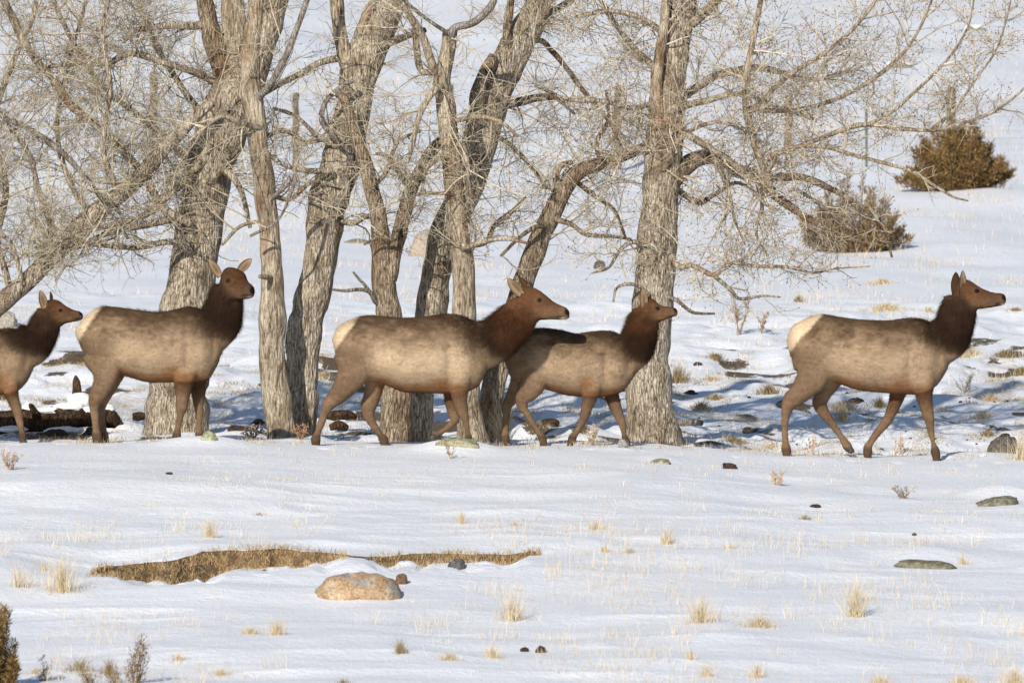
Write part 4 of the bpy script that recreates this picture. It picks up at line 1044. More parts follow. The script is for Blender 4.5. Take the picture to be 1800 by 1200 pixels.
TREES.append(dict(label='massive cottonwood standing alone on the right of the grove, spreading long budding branches', Y=3.2, seed=9, much=1.6, mat=M_GREY, rough=1.0, dens=6, bare=0.58, up=0.03, cols=PALE_TW, buds=0.4,
    trunk=[(1152, 812, 56), (1150, 774, 46), (1144, 740, 43), (1139, 690, 39), (1140, 630, 36), (1147, 523, 35), (1156, 416, 33), (1159, 363, 32), (1163, 310, 31), (1168, 262, 31), (1173, 187, 30), (1180, 112, 28), (1190, 56, 27), (1199, 0, 27), (1210, -80, 22), (1230, -300, 14)],
    limbs=[dict(p=[(1160, 225, 12, -.15), (1152, 150, 11, -.2), (1157, 105, 10, -.22), (1163, 60, 9, -.22), (1170, 10, 8, -.2), (1176, -60, 7, -.2)], dens=4, mat=M_PALE),
           dict(p=[(1180, 320, 18, 0), (1200, 296, 16, 0), (1226, 279, 14, 0), (1260, 278, 13, -.1), (1297, 300, 12, -.2), (1331, 312, 11, -.3), (1361, 343, 8, -.4), (1386, 362, 7, -.5), (1424, 386, 5.5, -.6), (1461, 405, 4, -.6)], dens=5, mat=M_RED, up=0.0),
           dict(p=[(1340, 315, 9, -.3), (1375, 311, 9, -.3), (1412, 313, 8, -.3), (1450, 327, 6.5, -.35), (1487, 346, 5.5, -.4), (1525, 380, 5, -.4), (1547, 403, 4.5, -.4), (1560, 430, 3.5, -.4), (1568, 452, 2.5, -.4)], dens=4, mat=M_RED, up=-0.02),
           dict(p=[(1395, 330, 4, -.3), (1420, 345, 4, -.4), (1455, 370, 4, -.45), (1497, 404, 3, -.5)], dens=1, mat=M_DEAD),
           dict(p=[(1172, 205, 10, -.22), (1180, 215, 9, -.3), (1219, 244, 7.5, -.4), (1250, 262, 6.5, -.45), (1275, 277, 6, -.5), (1300, 300, 5, -.5), (1330, 345, 4, -.5), (1365, 370, 3, -.5)], dens=7, mat=M_PALE),
           dict(p=[(1362, 345, 8, -.42), (1350, 318, 7.5, -.45), (1333, 270, 7, -.45), (1320, 232, 7, -.45), (1309, 180, 7, -.45), (1315, 112, 6.5, -.45), (1326, 56, 6, -.45), (1338, 0, 5, -.4), (1345, -60, 4, -.4)], dens=8, mat=M_PALE, up=0.05),
           dict(p=[(1345, 285, 6, -.45), (1365, 270, 5.5, -.5), (1412, 255, 5, -.55), (1480, 229, 5, -.6), (1525, 219, 5, -.65), (1581, 226, 4.5, -.65), (1637, 229, 4, -.65), (1675, 221, 3.8, -.65), (1712, 210, 3.3, -.65), (1750, 195, 3, -.65), (1787, 168, 2.4, -.65), (1815, 140, 2, -.65)], dens=5, mat=M_PALE, up=0.055, len=0.7),
           dict(p=[(1350, 300, 5, -.5), (1370, 270, 4.5, -.6), (1394, 259, 4.5, -.65), (1450, 259, 4.2, -.7), (1506, 274, 4, -.7), (1562, 289, 3.8, -.7), (1600, 300, 3.5, -.7), (1649, 330, 3.2, -.7), (1675, 346, 2.6, -.7), (1702, 353, 2, -.7)], dens=4.5, mat=M_PALE, up=0.02, len=0.7),
           dict(p=[(1318, 200, 6, -.4), (1350, 165, 5.5, -.4), (1390, 130, 5, -.4), (1440, 100, 4.5, -.4), (1490, 60, 4, -.4), (1530, 15, 3.5, -.4), (1560, -40, 3, -.4)], dens=8, mat=M_PALE, up=0.04),
           dict(p=[(1311, 190, 6, -.3), (1360, 195, 5.5, -.3), (1420, 190, 5, -.2), (1490, 165, 4.5, -.2), (1560, 120, 4, -.2), (1605, 70, 3, -.2), (1635, 10, 2.5, -.2), (1650, -40, 2, -.2)], dens=7, mat=M_PALE, up=0.05),
           dict(p=[(1525, 219, 4, -.65), (1570, 195, 3.5, -.6), (1620, 150, 3.2, -.55), (1670, 100, 2.8, -.5), (1700, 50, 2.2, -.5), (1712, 0, 2, -.5)], dens=6, mat=M_PALE, up=0.05, len=0.6),
           dict(p=[(1637, 229, 3.5, -.65), (1680, 190, 3, -.65), (1715, 140, 2.6, -.65), (1750, 90, 2.2, -.65), (1770, 30, 1.9, -.65), (1780, -20, 1.6, -.65)], dens=6, mat=M_PALE, up=0.05, len=0.55),
           dict(p=[(1190, 180, 9, .1), (1230, 150, 9, .3), (1270, 130, 8, .4), (1340, 120, 7, .5), (1420, 140, 5, .5), (1480, 130, 4, .5)], dens=7, mat=M_GREY, up=0.04),
           dict(p=[(1195, 60, 10, -.1), (1240, 20, 9, -.2), (1280, -20, 8, -.3), (1340, -80, 6, -.3)], dens=7, mat=M_PALE),
           dict(p=[(1185, 190, 8, -.2), (1230, 180, 7, -.4), (1300, 165, 5, -.4), (1360, 185, 4, -.4), (1430, 210, 3, -.4)], dens=7, mat=M_PALE),
           dict(p=[(1180, 450, 7, -.15), (1195, 470, 6, -.25), (1217, 466, 5.5, -.3), (1255, 483, 5, -.35), (1285, 463, 4.4, -.4), (1330, 468, 3.6, -.45), (1380, 469, 3, -.5), (1431, 479, 2.4, -.5), (1470, 472, 1.8, -.5), (1530, 468, 1.2, -.5)], dens=12, mat=M_PALE, up=-0.01, len=0.8),
           dict(p=[(1255, 484, 5, -.35), (1285, 510, 4, -.4), (1300, 525, 3.5, -.4), (1340, 520, 2.5, -.4), (1372, 522, 1.8, -.4)], dens=4, up=-0.02, len=0.6),
           dict(p=[(1176, 522, 4.5, -.15), (1190, 528, 4, -.25), (1213, 547, 3.5, -.3), (1232, 551, 3, -.3), (1256, 551, 2.2, -.3)], dens=3, mat=M_DEAD, len=0.4, up=0),
           dict(p=[(1188, 330, 7, .1), (1225, 356, 6, .2), (1250, 345, 5, .3), (1290, 322, 4, .3), (1320, 330, 3, .3)], dens=5, mat=M_RED),
           dict(p=[(1150, 265, 6, -.1), (1120, 262, 6, -.2), (1085, 270, 5, -.3), (1050, 262, 4, -.3), (1020, 230, 3, -.3)], dens=8),
           dict(p=[(1155, 180, 6, -.1), (1110, 190, 5, -.2), (1060, 178, 4.5, -.3), (1000, 175, 4, -.3), (940, 150, 3, -.3)], dens=8),
           dict(p=[(1165, 130, 7, .1), (1120, 90, 6, .3), (1080, 40, 5, .4), (1040, -30, 4, .5)], dens=9),
           dict(p=[(1172, 60, 7, -.1), (1120, 30, 6, -.2), (1070, 20, 5, -.2), (1010, 30, 4, -.2)], dens=8),
           dict(p=[(1140, 440, 5, -.1), (1115, 425, 5, -.25), (1090, 440, 4, -.3), (1070, 470, 3, -.35), (1040, 480, 2, -.35)], dens=6, up=-0.03),
           dict(p=[(1145, 520, 4, -.2), (1115, 500, 4, -.3), (1085, 505, 3, -.35), (1078, 530, 2, -.35)], dens=4, up=-0.06, len=0.5),
           dict(p=[(1165, 300, 6, -.2), (1200, 240, 5, -.35), (1260, 215, 4, -.45), (1320, 232, 3, -.5)], dens=6),
           dict(p=[(1260, 290, 5, -.2), (1280, 330, 4, -.3), (1290, 380, 3, -.35), (1310, 430, 2, -.35)], dens=7, up=-0.05),
           dict(p=[(1330, 320, 5, -.3), (1340, 360, 4, -.4), (1330, 410, 3, -.45), (1350, 450, 2, -.45)], dens=6, up=-0.05)]))
for sp in TREES:
    tree(sp)
# ------------------------------------------------------------------ stones, litter, shrubs, fence, grass
def rock_mesh(sx, sy, sz, seed, c1, c2, lichen=None, flat=0.0, n=26, loaf=1.0):
    V, Qd = uv_ball((0, 0, 0), 1.0, n)
    V = np.sign(V) * np.abs(V) ** np.array([loaf, loaf, loaf])
    d = 1 + (0.42 if seed >= 30 else 0.13 if loaf == 0.78 else 0.25) * fbm(V[:, 0] * 1.3 + seed, V[:, 1] * 1.3, V[:, 2] * 1.3, seed=seed, oct=3) + 0.05 * noise(V[:, 0] * 6, V[:, 1] * 6, V[:, 2] * 6, seed=seed + 3)
    V = V * d[:, None]
    q = np.round(V * 2.2) / 2.2                                                   # slightly faceted
    V = V * 0.92 + q * 0.08
    if flat: V[:, 2] = np.minimum(V[:, 2], 1 - flat)
    t = np.clip(0.5 + 0.9 * fbm(V[:, 0] * 4, V[:, 1] * 4, V[:, 2] * 4, seed=seed + 5), 0, 1)[:, None]
    C = np.array(c1) * (1 - t) + np.array(c2) * t
    if lichen is not None:
        m = smooth(0.0, 0.35, fbm(V[:, 0] * 2.4, V[:, 1] * 2.4, V[:, 2] * 2.4, seed=seed + 8))[:, None]
        C = C * (1 - m) + np.array(lichen) * m
    V = V * np.array([sx, sy, sz])
    g = Geo(); g.add(V, Qd, None, C)
    return g.mesh('rock')

def rock(label, px, py, wpx, hpx, c1, c2, seed, lichen=None, deep=0.8, sink=0.35, cat='rock', name='rock', rot=0.0, roll=0.0, Y=None, flat=0.0, group=None, cap=0.0, loaf=0.85):
    p = hit(px, py + hpx * 0.45) if Y is None else world_at(px, py + hpx * 0.45, Y)
    k = (1 + p[1] / DIST) / PXM
    sx, sz = wpx / 2 * k, hpx * k * (1.12 if not cap else 0.9)
    o = link(name, rock_mesh(sx, sx * deep, sz, seed, c1, c2, lichen, flat, loaf=loaf), M_ROCK, None, (p[0], p[1] + sx * deep * 0.45, p[2] - sz * (0.10 if not cap else 0.0)))
    o.rotation_euler = (0, roll, rot)
    if cap:                                                                       # snow lying over its back
        V, Qd = uv_ball((0, 0, 0), 1, 18)
        V = V * (1 + 0.10 * fbm(V[:, 0] * 1.6 + seed, V[:, 1] * 1.6, V[:, 2] * 1.6, seed=seed + 9))[:, None]
        V = V * np.array([sx * 1.12, sx * deep * 1.15, sz * 0.62]) + np.array([sx * 0.04, sx * deep * 0.30, sz * 0.62])
        g = Geo(); g.add(V, Qd)
        c = link('snow_cap', g.mesh('snow_cap'), M_SNOWCAP, o)
    return tag(o, label, cat, group)

GRANITE = ((0.31, 0.185, 0.10), (0.47, 0.365, 0.245))
DARKR = ((0.05, 0.045, 0.04), (0.14, 0.125, 0.11))
GREEN = ((0.13, 0.12, 0.085), (0.25, 0.235, 0.17))
bould = rock('large speckled tan and orange granite boulder in the hollow below the bank', 633, 1030, 154, 42, *GRANITE, 3, (0.27, 0.245, 0.22), 0.7, name='boulder', cat='boulder', roll=math.radians(2), loaf=0.78)
rock('small dark brown stone wedged against the right end of the granite boulder', 706, 1018, 20, 17, (0.10, 0.06, 0.035), (0.16, 0.10, 0.06), 4, None, 0.9)
rock('dark grey stone sticking out of the earth bank', 803, 990, 32, 16, (0.06, 0.055, 0.055), (0.13, 0.12, 0.12), 5, None, 0.9)
rock('flat lichened stone slab tilted in the snow near the right edge', 1750, 881, 80, 13, *GREEN, 6, (0.11, 0.11, 0.085), 0.8, roll=math.radians(-12))
rock('long low olive-grey stone lying in the snow, lower right', 1626, 992, 108, 15, *GREEN, 7, (0.12, 0.10, 0.07), 0.6, roll=math.radians(3))
rock('thin greenish stone barely showing below the big cottonwood', 1161, 811, 38, 9, *GREEN, 8, (0.36, 0.37, 0.28), 0.8)
rock('round green lichened stone on the snow mound by the standing elk\'s forefeet', 367, 767, 29, 17, (0.27, 0.28, 0.17), (0.38, 0.38, 0.26), 9, (0.20, 0.21, 0.12), 0.8, Y=-1.45)
rock('lichened stone under a snow mound below the large pale-sided elk', 806, 779, 78, 19, (0.30, 0.27, 0.18), (0.36, 0.33, 0.22), 10, (0.22, 0.25, 0.15), 0.5, Y=-1.50)
rock('small grey stone at the foot of the big cottonwood', 1095, 777, 17, 9, (0.20, 0.20, 0.19), (0.30, 0.30, 0.28), 11, None, 0.8, Y=-0.7)
rock('dark angular stone at the right edge among tall golden grass', 1764, 783, 56, 32, *DARKR, 12, None, 0.8, Y=0.2)
rock('pale grey boulder under the leaning trunk at the left edge', 8, 566, 42, 26, (0.26, 0.24, 0.20), (0.38, 0.35, 0.29), 13, None, 0.9, name='boulder', cat='boulder')
rock('rounded tan boulder on the slope behind the y-shaped trunk', 752, 430, 66, 46, (0.30, 0.235, 0.185), (0.40, 0.33, 0.27), 14, (0.30, 0.27, 0.24), 0.9, name='boulder', cat='boulder', loaf=1.05)
rock('greenish snow-capped stone high on the far hillside, lower of the two', 1580, 116, 44, 14, *GREEN, 15, None, 0.8, cap=0.42)
rock('greenish snow-capped stone near the top of the far hillside', 1715, 50, 36, 11, *GREEN, 16, None, 0.8, cap=0.42)
rock('small dark stone on the slope between the crooked trunk and the big cottonwood', 1054, 468, 20, 14, *DARKR, 17, None, 0.8)
rock('low mossy stone between the furrowed and y-shaped trunks', 628, 424, 48, 8, GREEN[0], GREEN[1], 18, None, 0.8)
rock('reddish-brown stone behind the standing elk\'s rump', 141, 632, 26, 17, (0.06, 0.038, 0.026), (0.10, 0.065, 0.042), 19, None, 0.8)

# clods of earth and droppings
CLODS = [('dark reddish clod of earth on open snow below the walking elk\'s tail end', 1284, 819, 28, 10), ('small dark clod above the round grass patch on open snow', 1434, 889, 19, 6),
         ('black clod in the shade behind the smaller elk\'s hind legs', 965, 743, 32, 12), ('left one of two dark clods near the bottom centre', 922, 1142, 17, 7),
         ('right one of two dark clods near the bottom centre', 950, 1142, 22, 11), ('tiny brown speck of dung right of the round grass patch', 1607, 939, 8, 4),
         ('dark crumb of bark on the snow at left, above the pale tuft', 297, 832, 12, 4), ('flat dark clod right of the big trunk under the upper grass tuft', 1227, 640, 18, 5)]
for k, (lb, px, py, w, h) in enumerate(CLODS):
    rock(lb, px, py, w, h, (0.022, 0.013, 0.010), (0.075, 0.042, 0.028), 30 + k, None, 0.8, name='earth_clod', cat='clod')
for k in range(28):                                                                # droppings scattered behind the elk
    px = rng.uniform(1590, 1800) if k < 20 else rng.uniform(1190, 1560); py = rng.uniform(690, 790)
    w = rng.uniform(3.5, 8)
    rock('small dark dropping on the trampled snow behind the elk', px, py, w, w * 0.42, (0.016, 0.011, 0.009), (0.05, 0.034, 0.025), 50 + k, None, 0.8, name='dropping', cat='dropping', group='dark droppings scattered on trampled snow')

# fallen timber
def log(label, pts, Y, mat, seed, cat='log', name='fallen_log', caps=(), snow=True):
    A = limb_world(pts, Y)
    root = empty(name, A[0, :3], label, cat)
    child('log_wood', bark_tube(A, 26, 3.4, seed, 1.6, 'log_wood'), mat, root)
    for (px, py, w, h, dy) in caps:
        c = world_at(px, py, Y + dy); k = 1 / PXM
        V, Qd = uv_ball((0, 0, 0), 1, 14)
        V = V * (1 + 0.42 * fbm(V[:, 0] * 1.5 + px, V[:, 1] * 1.5, V[:, 2] * 1.5, seed=seed))[:, None] * np.array([w / 2 * k, w / 2 * k * 0.7, h / 2 * k]) + c
        g = Geo(); g.add(V, Qd)
        child('snow_cap', g.mesh('snow_cap'), M_SNOWCAP, root)
    return root
M_ROT = mat_bark('rotten_wood', (0.012, 0.009, 0.008), (0.045, 0.030, 0.021), (0.12, 0.075, 0.045), (0.15, 0.085, 0.05), 0.60)
log('thick rotten dark log lying between the two left elk with snow heaped on it', [(-120, 745, 26), (-40, 745, 24), (0, 744, 22), (50, 742, 22), (110, 738, 20), (150, 734, 17), (185, 740, 9)], 2.2, M_ROT, 91,
    caps=[(48, 720, 26, 24, -.05), (122, 716, 56, 18, 0), (140, 702, 40, 26, .05), (-20, 722, 50, 12, 0), (85, 722, 50, 14, -.05), (20, 754, 60, 14, -.25), (112, 757, 70, 16, -.25), (160, 722, 36, 16, 0)])
log('short dark broken log end under snow right of the standing elk\'s hind feet', [(150, 742, 7), (170, 733, 14), (190, 736, 15), (205, 744, 9)], 2.6, M_ROT, 92, caps=[(188, 718, 30, 16, 0)])
log('dark upright splinter of stump above the rotten log', [(137, 700, 8), (136, 684, 7), (134, 668, 4), (133, 660, 1.5)], 3.0, M_ROT, 93, 'stump', 'stump')
log('curved dark branch stub rising from the rotten log', [(66, 738, 6), (62, 724, 5), (56, 714, 4), (52, 710, 2)], 2.0, M_ROT, 94, 'branch', 'branch_stub')
log('short black stick in the snow left of the thick forked trunk', [(232, 732, 5), (245, 731, 6), (262, 731, 4)], 4.6, M_ROT, 95, 'stick', 'stick')
log('grey stick lying on the snow right of the big cottonwood\'s foot', [(1180, 741, 4), (1200, 743, 5), (1225, 742, 5), (1236, 744, 4)], 5.4, M_DEAD, 96, 'stick', 'stick')
log('slab of fallen dark bark behind the large elk\'s trailing hind foot', [(572, 733, 3), (590, 730, 7), (612, 729, 7), (626, 734, 3)], 5.4, M_ROT, 97, 'bark slab', 'bark_slab')
log('smaller slab of fallen bark just below the first, near the hind hooves', [(580, 752, 5), (596, 748, 8), (612, 753, 5)], 3.6, M_ROT, 98, 'bark slab', 'bark_slab')

for k, (px, py, w, h, lb) in enumerate([(20, 752, 60, 16, 'charred-looking chunk of rotten wood at the left end of the dark log'), (96, 760, 44, 12, 'flat dark bark chunk under the middle of the rotten log'),
        (170, 757, 40, 14, 'dark splintered chunk beside the standing elk\'s hind hooves'), (128, 715, 26, 12, 'dark knob of rotten wood under the snow heap'), (205, 738, 24, 16, 'black splintered end of log right of the hind legs'), (1765, 765, 20, 7, 'dark dung lump beyond the dark angular stone'),
        (420, 752, 34, 9, 'dark litter of bark left of the slim pale trunk'), (455, 741, 24, 7, 'small dark litter heap touching the slim pale trunk'), (1505, 705, 30, 8, 'dark mud lump in the shade between the lone elk\'s legs'), (1215, 690, 26, 6, 'dark flat lump right of the big cottonwood, below the reddish tuft')]):
    rock(lb, px, py, w, h, (0.018, 0.012, 0.009), (0.075, 0.05, 0.033), 120 + k, None, 0.8, name='debris_chunk', cat='debris', loaf=1.1)

# --- grass
STRAW = np.array([(0.56, 0.44, 0.26), (0.64, 0.53, 0.35), (0.46, 0.33, 0.18), (0.68, 0.59, 0.43)])
OLIVE = np.array([(0.24, 0.18, 0.09), (0.32, 0.24, 0.12), (0.18, 0.13, 0.065), (0.40, 0.31, 0.17)])
def blades(base, h, lean, width, cols, curl=0.5):
    """bent blades: 5 vertices each"""
    n = len(base)
    az = rng.uniform(0, 2 * math.pi, n)
    d = np.stack([np.cos(az), np.sin(az), 0 * az], 1) * lean[:, None]
    up = np.array([0, 0, 1.0])
    sv = np.stack([np.sin(az + 1.2), np.cos(az + 1.2) * 0.3, 0 * az], 1); sv /= np.linalg.norm(sv, axis=1, keepdims=True)
    sv[:, 0] = np.where(np.abs(sv[:, 0]) < 0.35, 0.8, sv[:, 0])
    w = width[:, None] * sv
    m = base + (up * 0.55 + d * 0.40) * h[:, None]
    t = base + (up * (1 - 0.35 * curl * lean[:, None]) + d * (0.9 + curl * 0.5)) * h[:, None]
    V = np.stack([base - w, base + w, m + w * 0.75, m - w * 0.75, t], 1).reshape(-1, 3)
    i = np.arange(n)[:, None] * 5
    return V, i + np.array([0, 1, 2, 3]), i + np.array([3, 2, 4]), np.repeat(cols, 5, 0)

def pick(pal, n): return pal[rng.integers(0, len(pal), n)] * rng.uniform(0.75, 1.2, (n, 1))

def tuft_mesh(w, h, n, pal, lean=0.5, dome=False, wk=1.0):
    r = np.abs(rng.normal(0, 0.55, n)).clip(0, 1.5); a = rng.uniform(0, 2 * math.pi, n)
    b = np.stack([r * np.cos(a) * w / 2, r * np.sin(a) * w / 2, np.full(n, -0.015)], 1)
    hh = h * rng.uniform(0.35, 1.1, n) * (1 - 0.35 * r)
    g = Geo()
    V, Qd, Tr, C = blades(b, hh, np.abs(rng.normal(lean, 0.28, n)) * (0.5 + r), rng.uniform(0.0009, 0.0022, n) * wk, pick(pal, n), 0.9 if dome else 0.4)
    # blades lean away from the middle
    g.add(V, Qd, Tr, C)
    return g.mesh('grass_tuft', False)

TUFTS = [  # label, px, py (foot), w, h in photo px, olive?
 ('tall golden tuft on open snow above the left end of the earth bank', 370, 946, 34, 42, 0), ('biggest golden clump left of the earth bank', 108, 1042, 62, 86, 0),
 ('tall thin golden clump at the left edge level with the bank', 36, 1034, 34, 62, 0), ('small straw tuft between the two golden clumps at left', 78, 1004, 30, 22, 0),
 ('wide flattened straw tuft near the bottom left corner, beside the juniper sprig', 140, 1180, 66, 34, 1), ('dense olive tuft left of the juniper seedling', 192, 1186, 42, 38, 1),
 ('low straw tuft at the bottom left between juniper and seedling', 62, 1186, 44, 22, 0), ('straw tuft right of the seedling, near the bottom', 312, 1162, 44, 24, 0),
 ('thin tuft of straw below the bank\'s middle', 440, 1116, 62, 22, 0), ('upright straw tuft below the boulder\'s left', 486, 1118, 38, 42, 0),
 ('low straw tuft at bottom beside the seedling\'s shadow', 388, 1188, 48, 20, 0), ('pale tuft at the foot of the left snow crest', 455, 908, 24, 12, 1),
 ('brownish upright tuft at bottom centre left of the two clods', 704, 1150, 34, 36, 1), ('tall golden tuft in the lower middle right of the boulder', 900, 1092, 52, 66, 0),
 ('golden tuft just above the two dark clods', 866, 1158, 36, 34, 0), ('thin wide tuft left of the two dark clods', 790, 1162, 52, 24, 0),
 ('tiny olive tuft cut by the bottom edge below the boulder', 604, 1200, 34, 18, 1), ('straw tuft in mid snow below the smaller elk', 1048, 932, 34, 30, 0),
 ('leaning golden tuft right of mid snow', 1172, 958, 30, 40, 0), ('low golden tuft, right of a twin in mid snow', 1106, 974, 42, 17, 0), ('low golden tuft, left of its twin in mid snow', 1062, 972, 34, 22, 0),
 ('low spreading straw tuft below the clod on open snow', 1284, 966, 46, 16, 0), ('round dark grass patch on open snow under the small clod', 1415, 914, 34, 14, 1),
 ('thin straw tuft in centre above the dirt bank', 905, 926, 30, 14, 0), ('single tall grass stalks right of the bank top', 812, 922, 14, 36, 0),
 ('wide thin clump in the lower right middle', 1235, 1096, 62, 66, 0), ('broad pale clump right of the lower middle', 1335, 1104, 74, 32, 0), ('tall pale clump with high stalks in the lower right', 1502, 1086, 34, 96, 0),
 ('small golden tuft near the bottom at right of centre', 1214, 1162, 24, 30, 0), ('golden tuft at the bottom edge right of centre', 1242, 1192, 30, 34, 0), ('thin tuft beside the bottom edge, right part', 1330, 1192, 34, 34, 0),
 ('dense straw tuft cut by the bottom edge at right', 1548, 1204, 62, 32, 0), ('straw tuft in the bottom right corner', 1782, 1204, 64, 42, 0), ('straw tuft left of the corner at the bottom right', 1692, 1204, 62, 28, 0),
 ('thin straw tuft touching the long low stone', 1692, 994, 24, 30, 0), ('golden thicket of tall grass at the right edge over the dark stone', 1794, 810, 66, 62, 0),
 ('long low golden tuft behind the lone elk\'s back', 1560, 550, 72, 18, 0), ('golden tuft on the slope above the lone elk\'s back', 1553, 502, 52, 14, 0), ('small golden tuft close behind the lone elk\'s neck', 1632, 551, 24, 12, 0),
 ('small olive tuft right of the dead weeds', 1405, 534, 22, 14, 1), ('dark olive tuft touching the big cottonwood at right', 1192, 674, 46, 30, 1), ('olive tuft topmost right of the big cottonwood', 1256, 634, 34, 16, 1),
 ('flat reddish tuft right of the dark olive tuft', 1252, 670, 44, 10, 0), ('olive tuft left of the lone elk\'s rump legs', 1352, 694, 48, 24, 1), ('flat olive tuft under the big cottonwood\'s right side', 1258, 704, 44, 13, 1),
 ('pale straw tuft beside the flat olive tuft', 1232, 722, 44, 20, 0), ('wide tan tuft between the lone elk\'s legs', 1482, 722, 62, 22, 0), ('small tan tuft below the wide one between the lone elk\'s legs', 1481, 742, 30, 24, 0),
 ('dark tuft before the lone elk\'s far foreleg', 1546, 718, 28, 20, 1), ('tan tuft right of the lone elk\'s chest', 1706, 630, 52, 20, 0), ('round olive tuft near the right edge at chest height', 1766, 630, 38, 20, 1),
 ('olive tuft cut by the right edge', 1796, 662, 26, 18, 1), ('domed golden tuft right of the lone elk\'s forelegs', 1741, 706, 36, 16, 0), ('low straw tuft behind the lone elk\'s forefoot', 1730, 736, 50, 14, 0), ('dark brown tuft above the dark angular stone', 1736, 769, 34, 18, 1),
 ('brown grass patch right of the cottonwood\'s foot', 1290, 780, 46, 15, 1), ('flat straw patch before the lone elk\'s trailing hoof', 1352, 788, 60, 9, 0), ('straw tuft far right on the slope', 1786, 556, 40, 8, 1),
 ('pale stalks behind the large elk\'s hind legs', 560, 668, 40, 18, 0), ('dry stalks at the foot of the y-shaped trunk', 737, 772, 44, 46, 0), ('dry stalks before the smaller elk\'s hind hooves', 884, 780, 18, 60, 0)]
for k, (lb, px, py, w, h, ol) in enumerate(TUFTS):
    p = hit(px, py - 2) if py < 1198 else hit(px, py)
    s = (1 + p[1] / DIST) / PXM
    n = int((34 + w * h / 14) * (1.6 if h < w * 0.5 else 1))
    bk = py < 800                                                                 # the broad tussocks of the trampled ground
    if h > 58 and not bk: n = int(n * 0.55); w *= 1.3                                # tall clumps are thin and wispy
    me = tuft_mesh(w * s * (1.15 if bk else 1), h * s * (1.3 if bk else 1.08), min(int(n * (2.4 if bk else 1)), 420), OLIVE if ol else STRAW, 0.8 if h < w * 0.6 else 0.42, h < w * 0.6, 1.8 if bk else 1.0)
    o = link('grass_tuft', me, M_GRASS, None, p)
    tag(o, lb, 'grass tuft', 'dry grass tufts in the snow')

# thin stalks standing all over the snow
def scatter(n, ylo, yhi, xr, dens_seed, thr, hr, pal, name, lab=None, lean=0.35, wd=(0.0012, 0.0024), clump=10, spread=0.05):
    m = n * 6
    y = rng.uniform(ylo, yhi, m); x = rng.uniform(-1, 1, m) * (5.6 * (1 + y / DIST)) * xr
    ok = fbm(x / 1.1, y / 1.6, seed=dens_seed, oct=2) + rng.uniform(-0.3, 0.3, m) > thr
    yb = bank_y(x); ok &= ~((y < yb + 0.1) & (y > yb - 2.6) & (bank_h(x) > 0.02))
    x, y = x[ok][:n], y[ok][:n]
    x = np.repeat(x, clump) + rng.normal(0, spread, len(x) * clump); y = np.repeat(y, clump) + rng.normal(0, spread * 1.3, len(y) * clump)
    z = ground_z(x, y) - 0.01
    nn = len(x)
    hh = rng.uniform(hr[0], hr[1], nn) * (0.4 + 0.6 * rng.random(nn))
    V, Qd, Tr, C = blades(np.stack([x, y, z], 1), hh, np.abs(rng.normal(lean, 0.25, nn)), rng.uniform(wd[0], wd[1], nn), pick(pal, nn))
    g = Geo(); g.add(V, Qd, Tr, C)
    return tag(link(name, g.mesh(name, False), M_GRASS), lab, 'grass', kind='stuff')
PALEST = np.array([(0.60, 0.50, 0.34), (0.68, 0.58, 0.42), (0.52, 0.40, 0.25), (0.64, 0.55, 0.43)])
scatter(720, -23.5, -10, 1.05, 81, 0.0, (0.05, 0.27), PALEST, 'foreground_grass', 'thin pale grass stalks poking through the foreground snow', clump=8, spread=0.06, wd=(0.0008, 0.0017))
scatter(330, -11, -1.2, 1.05, 82, 0.10, (0.03, 0.14), PALEST, 'crest_grass', 'sparse short stalks on the snow below the elk', clump=6, spread=0.04)
scatter(700, -0.9, 14, 1.05, 83, 0.05, (0.03, 0.13), np.concatenate([PALEST, OLIVE]), 'grove_grass', 'short brown and straw stalks in the trampled snow of the grove', clump=16, spread=0.06)
scatter(900, 14, 62, 1.1, 84, 0.05, (0.05, 0.22), PALEST, 'hillside_grass', 'pale dry grass in patches across the slope behind', clump=12, spread=0.18, wd=(0.002, 0.004))
scatter(800, 62, 180, 1.2, 85, 0.12, (0.08, 0.28), PALEST, 'far_hillside_grass', 'faint dry grass patches on the far hillside', clump=12, spread=0.4, wd=(0.003, 0.006))
scatter(420, 0.9, 18, 1.05, 86, 0.02, (0.02, 0.10), np.concatenate([OLIVE, OLIVE, STRAW]), 'low_tussocks', 'low matted brown tussocks in the trampled snow behind the elk', lean=0.8, clump=70, spread=0.075, wd=(0.0014, 0.003))
scatter(900, -23.5, -2, 1.05, 87, -0.35, (0.02, 0.11), PALEST, 'snow_stubble', 'short faint stubble scattered all over the near snow', lean=0.6, clump=5, spread=0.10, wd=(0.0007, 0.0014))
# matted turf over the earth bank
n = 9000
t = rng.random(n); xb = BANK_X[0] + (BANK_X[-1] - BANK_X[0]) * t
hb = bank_h(xb); ok = hb > 0.02; xb, hb = xb[ok], hb[ok]
yb = bank_y(xb); ztop = base_z(xb, yb); u = rng.random(len(xb)) ** 0.75
base = np.stack([xb, yb - 0.03 - 0.11 * (1 - u) , ztop - hb * (1 - u)], 1)
hh = rng.uniform(0.025, 0.10, len(xb))
keep = fbm(xb / 0.16, u * 2.0, seed=66, oct=2) + rng.uniform(-0.25, 0.25, len(xb)) > -0.38
xb, hb, yb, ztop, u, base, hh = xb[keep], hb[keep], yb[keep], ztop[keep], u[keep], base[keep], hh[keep]
V, Qd, Tr, C = blades(base, hh, rng.uniform(0.1, 1.0, len(xb)), rng.uniform(0.0015, 0.0034, len(xb)), pick(np.concatenate([OLIVE * np.array((1.3, 1.12, 1.0)), STRAW[:2] * np.array((0.75, 0.68, 0.62))]), len(xb)), 1.0)
Vr = V.reshape(-1, 5, 3)
dn = rng.random(len(Vr)) < 0.78                                                     # some hang down over the face
